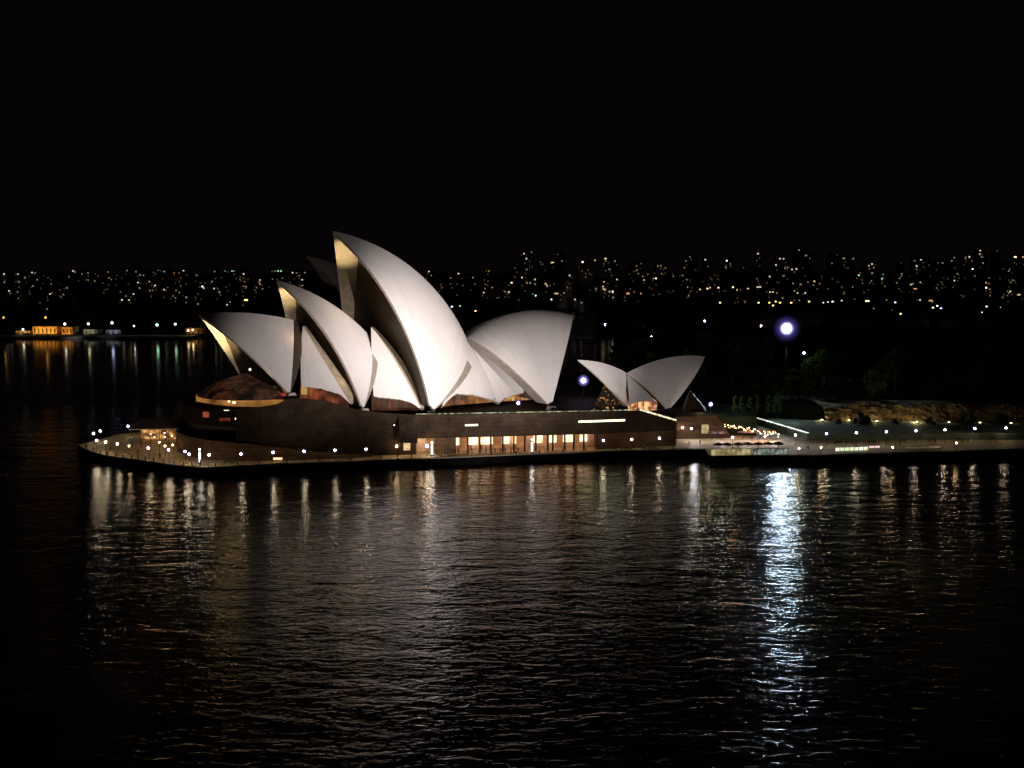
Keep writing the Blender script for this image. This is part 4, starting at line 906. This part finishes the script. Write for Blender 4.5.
# sightings: x, y, colour, brightness 0..3, width in pixels
LT = '''4,274,w2;18,274,g2;32,272.5,w2;35,273,w1;19,282,w1;25,278,w1;9,291,w2;17.5,292,g1;33,286,w1;48,278,y1;51,284,y1;55,278,w1;50,294,w2;48,297.5,w2;40,303,g0;47,309,w1;73,271,w2;75,272,w1;88,273,g1;82,274,w1;84,278,g2;88,280,w1;108,272,y1;114,277,w2;109,278,y1;138,282.6,w2;149.5,281.6,w2;155,285.5,w2;150,290.5,w1;127,270.5,g1;135,271,g2;140,275,g1;143.5,275.4,w1;155,271,w2;157.5,271,w2;160,271,w1;164,271.5,w1;183.5,270.8,w2;174,273,o1;179,273,o1;181,278,o1;167,281,w1;164,289.6,w2;176,290.6,w1;173,296,y1;181.5,291,w0;186,297.4,w1;195,290,w2;196.7,275.4,w1;133.5,294,w2;122,300,w2;129,300,w2;121,292,w0;126,296,y1;198,304,w1;69,289,w2;66,285,w0;28,288,g0;60,290,w0;98,276,w0;103,283,w0;
183.5,271,w2;197,275.8,w2;214.6,271.5,w1;225,271,g1;232,271,g2;234,271,g1;243.6,271.3,g1;243.6,274,w2;251,274,y1;260,280,y2;260,284.5,y2;259,282,y1;244.5,282,w1;212,281.5,w1;202.3,286.5,w3;203.7,288,w2;214,288.5,w2;195.3,290,w2;186.5,297,w1;225.7,287,w1;246,286.8,w1;242.5,293.8,w3;246,300,y3,5;227,304.8,w2;230,302,w1;243,305.5,w0;275,271,g1;278,271,g2;281,271,g2;292.5,272.7,w2;296.6,273.3,w1;301,274,w1;305,272.8,w1;302,279.8,w2;188.5,330.5,y2;198,294,w0;219,292,w1;240,277,w0;255,290,w0;
429,271.5,w2;458.5,273.7,w2;450.5,278,y1;473,277.5,w1;489,271,y1;457,283.8,w0;441,284.5,w0;483.7,292.6,w2;511.7,282.7,y3;509,292,w2;505,291.5,w1;524,253.7,w2;526.4,258.6,w2;526.7,269.4,w1;522,277.5,w2;526.7,279,y2;535,279.5,y2;527,283,w1;531.4,252.2,g1;552.5,262.5,y2,5;558,254.5,w0;562,261,w1;545.6,283.8,y2;547,285.5,w2;535.7,295.6,g3;533,294,g1;556.4,293.5,y2,6;564,293,y1;551.4,299.5,w3;575,299.5,w2;582.6,262,w3;595,260.3,y2;605,258.6,y2;605.8,261,y1;609.4,269.4,w1;615,261,w1;569.7,275.4,w2;617,279.5,w2;605,283.3,y1;603,286.6,y2;605,289.8,y2;609.5,291.6,w2;612.7,291.6,w3;596,288.7,y1;581.5,302.7,w1;580.5,321,w0;451.6,307,w2;460,306,g2;463.5,328,w2;573,316.7,w0;505,297,w0;497,298,w0;540,262,w0;515,268,w0;588,270,y0;570,288,y0;519,300,y0;488,281,w0;
605.8,258.6,w2;614.4,260.2,w1;609,269.4,w1;617,279.7,w2;604,282,y2;603.9,286,y2;603.5,289,y2;613,291.5,w3;610,291.5,w2;628,293.5,o2,5;641,293.5,o2;636.6,266,y1;637,269,w2;640,269,y1;643,276.3,y1;644,280,y2;656,278.4,w3;653.7,278.4,w1;658,266,y1;661,266,y1;661.7,273.7,o1;665.5,268,o1;686,261,w1;690,257,y1;705.3,259.7,w2;726.8,260.8,w3;725.7,267,w1;733,259.7,w0;682.7,275.4,w1;687,279.7,y1;691.3,286,y2;700,289.4,y2;707.4,288.7,y3;710,287.7,y2;718,287.7,y3,4;733,287.2,y3;737,289.8,y2;748,288.7,y2;710,277.5,o0;717.5,275.4,o0;758,253.7,w2;769.7,276.5,w2;757,278.7,y1;780,258.7,w2;783.6,258.7,w2;776,265,w2;785,268.3,w1;792,269.4,w2;796.5,269,w2;759,287,w2,7;770,292,w2;773,292,w2;777,293,w1;793,283.5,w1;801,284.4,w1;790,289.4,w1;794.4,291,w1;797.6,293,w2;805.2,293,w2;814.4,281.3,y2;799,250,w1;807,255,w0;737.5,298,w0;744.4,301,w0;688.7,295.8,w1;652,289,o0;
806,255.5,w1;837.3,254.8,w0;843.8,258.3,y1,4;853.4,258.7,w1;832,263.4,w1;868.9,265.6,w2;872,264,w2;873.8,267.7,w1;858.8,275.2,g2;883,274.4,g1;882,278.7,g2;892,281.7,g2;901.8,273.7,g1;899.6,278.4,g1;815.8,277,o1;814.3,281.2,o1;805,292.4,w1;828,288.8,w0;842,287.7,w0;867.4,301,y3,7;914.6,260.8,w1;918,259.3,g1;921,259.8,g2;925.4,259.8,g1;916.8,266.2,g2;914.6,278,g3,5;920,282.3,w2;910.8,284.5,y2;915.3,288.8,o2,5;913.6,281.2,g1;920,300,w2;930.8,300.6,o2,5;942.6,263,w1;951.8,260.8,w1;954.4,257.6,w1;938.3,263,w0;939.4,278.4,w1;936.6,288,y1;944,286.2,y2;947.5,286.2,y2;954.4,280.6,w2;957.6,273.7,w1;965.6,257.6,w1;969.4,257,w2;972.6,269,w3;980.2,250.7,w2;979.7,254,w2;981.7,257,w1;983,263,w1;997.4,250.7,w0;989.2,278,o1;986.2,282.7,o2;986.2,287.7,w3;989.8,289.2,y1;988.8,283.8,o1;1010.3,291.5,w2;1012.8,280.2,w1;1018.8,294.8,y2,5;1016.7,257,y3,8;1023,257,o2;1006,265,y0;1004.2,295.2,o0;1008,301.6,y0;964,296,w0;870,283,w0;848,268,w0;'''
LAMPS = '''720,302.7,y3;758.6,302.7,y3;769.3,302.7,y3;773,305.5,y3;775.7,301.6,y3;780,302.7,y3;791.2,302.7,y3;809,301.6,y3;808.7,301.6,y2;823.3,302.7,w2;828,302,w2;832.6,301.6,w3;841.6,300.6,w2;895.3,302.4,b3;900.6,313.8,y3;933,307.6,w3;937.3,305.9,w3;941,308.3,b3;986.6,306.5,b3;982,312.3,g2;1000.6,307.4,w1;873.8,308.5,w1;892,310,o0;886.7,300,y1;475.5,311,y3;452,306.6,b3'''
pts = {}
for it in LT.replace('\n', '').split(';'):
    if not it: continue
    f_ = it.split(','); x, y = float(f_[0]), float(f_[1]); wpx = float(f_[3]) if len(f_) > 3 else 2.0
    k_ = (round(x/1.6), round(y/1.6))
    if k_ in pts: continue
    if (x < 205 and y > 320): continue
    pts[k_] = (x, y, f_[2][0], int(f_[2][1]), wpx)
rb = random.Random(99)
# many more faint windows between the sighted ones
for _ in range(620):
    if _ == 0: seeds = list(pts.values())
    if _ < 170:
        x = rb.choice([rb.uniform(0, 300), rb.uniform(430, 1024), rb.uniform(600, 1024)]); y = rb.triangular(258 if x > 510 else 271, 300, 284)
    else:
        q_ = rb.choice(seeds); x = q_[0]+rb.uniform(-3.6, 3.6); y = q_[1]+rb.uniform(-1, 8)
        if y > 303 or y < 250: continue
    if 470 < x < 575 and y > 300: continue
    pts.setdefault((round(x/1.6), round(y/1.6)), (x, y, rb.choice('wwyyo'), rb.choice((0, 0, 0, 1)), rb.uniform(1.0, 2.2)))
def depth(y): return float(np.interp(y, [248, 262, 275, 290, 305, 330], [1980, 1850, 1600, 1280, 980, 880]))
left = sorted(pts.values(), key=lambda q: (int(q[1]/7.5), q[0])); groups = []
used = set(); P_ = sorted(pts.values(), key=lambda q: -q[1])
for i, a in enumerate(P_):
    if i in used: continue
    g_ = [a]; used.add(i)
    for j in range(i+1, len(P_)):
        b = P_[j]
        if j in used: continue
        if abs(b[0]-a[0]) < 5.5 and 0 <= a[1]-b[1] < 11 and len(g_) < 9: g_.append(b); used.add(j)
    groups.append(g_)
BN_ = {1: 'one', 2: 'two', 3: 'three', 4: 'four', 5: 'five', 6: 'six', 7: 'seven', 8: 'eight', 9: 'nine'}
CN = {'w': 'white', 'y': 'warm', 'o': 'orange', 'g': 'green', 'b': 'blue'}
rowsb = {}
for g_ in groups:
    yb = max(q[1] for q in g_); xm = sum(q[0] for q in g_)/len(g_)
    side = 'left of the roofs' if xm < 335 else ('behind the right roofs' if xm < 600 else ('above the gardens' if xm < 800 else 'near the right edge'))
    row = 'on the skyline' if yb < 268 else ('high on the far hill' if yb < 279 else ('midway down the far hill' if yb < 290 else 'low on the far hill'))
    rowsb.setdefault((side, row), []).append((xm, g_))
for (side, row), L_ in rowsb.items():
    L_.sort(key=lambda q: q[0])
    for i, (xm, g_) in enumerate(L_):
        yb = max(q[1] for q in g_); yt = min(q[1] for q in g_); Y = depth(yb)+rb.uniform(-25, 25); sc_ = Y/1000
        x0 = min(q[0]-q[4]/2 for q in g_)-rb.uniform(.8, 2.2); x1 = max(q[0]+q[4]/2 for q in g_)+rb.uniform(.8, 2.2)
        A = at(x0, yb, Y); Bq = at(x1, yb, Y); zt = at(xm, yt, Y)[2]+rb.uniform(2.0, 3.5); g0 = terr((A[0]+Bq[0])/2, Y)-1
        zlow = at(xm, yb, Y)[2]-2
        if g0 > zlow-1: g0 = zlow-6
        c = ((A[0]+Bq[0])/2, Y+7, g0); cols = [q[2] for q in g_]; mc = max(set(cols), key=cols.count)
        lb = '%s-window dark block, %s from left, %s, %s' % (BN_[len(g_)], ordw(i), row, side)
        wl = MB().box((c[0], c[1], (g0+zt)/2), (Bq[0]-A[0], 14, zt-g0)).build('apartment_block', 'block', org=c)
        tag(wl, lb, 'building', 'lit buildings on the far hills')
        MB().box((c[0]+rb.uniform(-1, 1), c[1]+1, zt+.9), ((Bq[0]-A[0])*.4, 5, 1.8)).build('roof_plant', 'block', wl)
        for q in g_:
            p = at(q[0], q[1], Y-.15); wd = q[4]*sc_*rb.uniform(.55, .75); hh = rb.uniform(1.0, 1.5)*sc_*.95
            MB().box((p[0], Y-.1, p[2]), (wd, .22, hh)).build('lit_window', wmat(q[2], q[3]), wl)
sl = []
for i, it in enumerate(sorted(LAMPS.split(';'), key=lambda t: float(t.split(',')[0]))):
    x, y, c = it.split(','); x = float(x); y = float(y); Y = 905+rb.uniform(-20, 20)
    if y > 309: Y = 860
    q = at(x, y, Y); g0 = terr(q[0], Y)
    if g0 > q[2]-2: g0 = q[2]-6
    t = thing('street_lamp', '%s bright %s street lamp from the left along the foot of the far hill' % (ordw(i), CN[c[0]]), 'street lamp', (q[0], Y, g0), 'street lamps at the foot of the far hill')
    MB().tube((q[0], Y, g0), q, .14, .1, 6).build('post', 'dark', t); r_ = [.5, .6, .75, 1.0][int(c[1])]
    lm = {'w': (1, .9, .7), 'y': (1, .66, .16), 'b': (.55, .55, 1), 'g': (.5, 1, .6), 'o': (1, .45, .12)}[c[0]]
    MB().lathe(q, [(.001, -r_*.6), (r_, 0), (.001, r_*.6)], 8).build('lantern', glow('street_lantern', lm, [.4, 1, 2.4, 5][int(c[1])]), t)
    bpy.data.objects[t.children[1].name].data.materials[0].cycles.emission_sampling = 'NONE'

# ------------------------------------------------------------------ quay furniture: bollards, benches and strollers
bo = None
for i in range(36):
    t = i/35; seg = (t*(len(edge)-7)); k_ = int(min(seg, len(edge)-8)); f_ = seg-k_
    a = np.array(edge[k_])*(1-f_)+np.array(edge[k_+1])*f_; b = (a[0]+(.9 if k_ < 1 else 0), a[1]+1.1, ZQ); lb = ordw(i)+' low dark bollard from the left tip along the seawall kerb'
    if bo is None:
        bo = thing('bollard', lb, 'bollard', b, 'bollards along the seawall'); MB().lathe(b, [(.001, 0), (.22, 0), (.20, .1), (.14, .15), (.14, .85), (.20, .95), (.14, 1.05), (.001, 1.08)], 8).build('shaft', 'dark', bo)
    else: clone(bo, b, lb)
more = [(110, 451, 'single figure among the lamps of the left tip'), (138, 456, 'figure between the pavilion and the seawall'), (160, 459, 'figure at the seawall below the pavilion'), (258, 462.5, 'figure on the kerb left of the red kiosk'), (284, 461.5, 'figure right beside the red kiosk'), (322, 460, 'figure on the dark seawall walk right of the kiosk'),
        (617, 450.5, 'figure between the first two lamps of the blank podium end'), (645, 449, 'figure between the last two lamps of the blank podium end'), (700, 445.5, 'figure in the middle of the bright floor by the steps'), (808, 451, 'figure on the quay under the ramp edge'), (846, 446, 'figure behind the green white kiosk front'), (900, 445, 'figure right of the orange lamp'), (935, 443, 'figure at the dim amber barrier'), (968, 443, 'figure right of the last warm low lamp'), (990, 442, 'figure on the quay nearest the right edge')]
for i, (px, py, lb) in enumerate(more):
    q = ground(px, py, ZQ); o = base_p[i % 3].copy(); COL.objects.link(o); o.location = (q[0], q[1], ZQ+.01); o.rotation_euler.z = rp.uniform(0, 6.28)
    tag(o, lb, 'person', 'people on the promenade')
be = None
for i, (px, py) in enumerate([(228, 463.5), (290, 461), (345, 459.6), (625, 449.8), (652, 448.6), (838, 444), (872, 443.2), (902, 442.4), (932, 441.8), (960, 441.2), (992, 440.6)]):
    q = ground(px, py, ZQ); lb = '%s dark bench from the left along the whole waterfront walk' % ordw(i)
    if be is None:
        be = thing('bench', lb, 'bench', q, 'waterfront benches'); MB().box(q+[0, 0, .45], (2.4, .5, .08), .1).build('seat', 'bark', be); MB().box(q+[0, .24, .8], (2.4, .07, .45), .1).build('backrest', 'bark', be)
        for x in (-1, 1): MB().box(q+[x, 0, .22], (.1, .45, .44), .1).build('leg', 'dark', be)
    else: clone(be, q, lb)
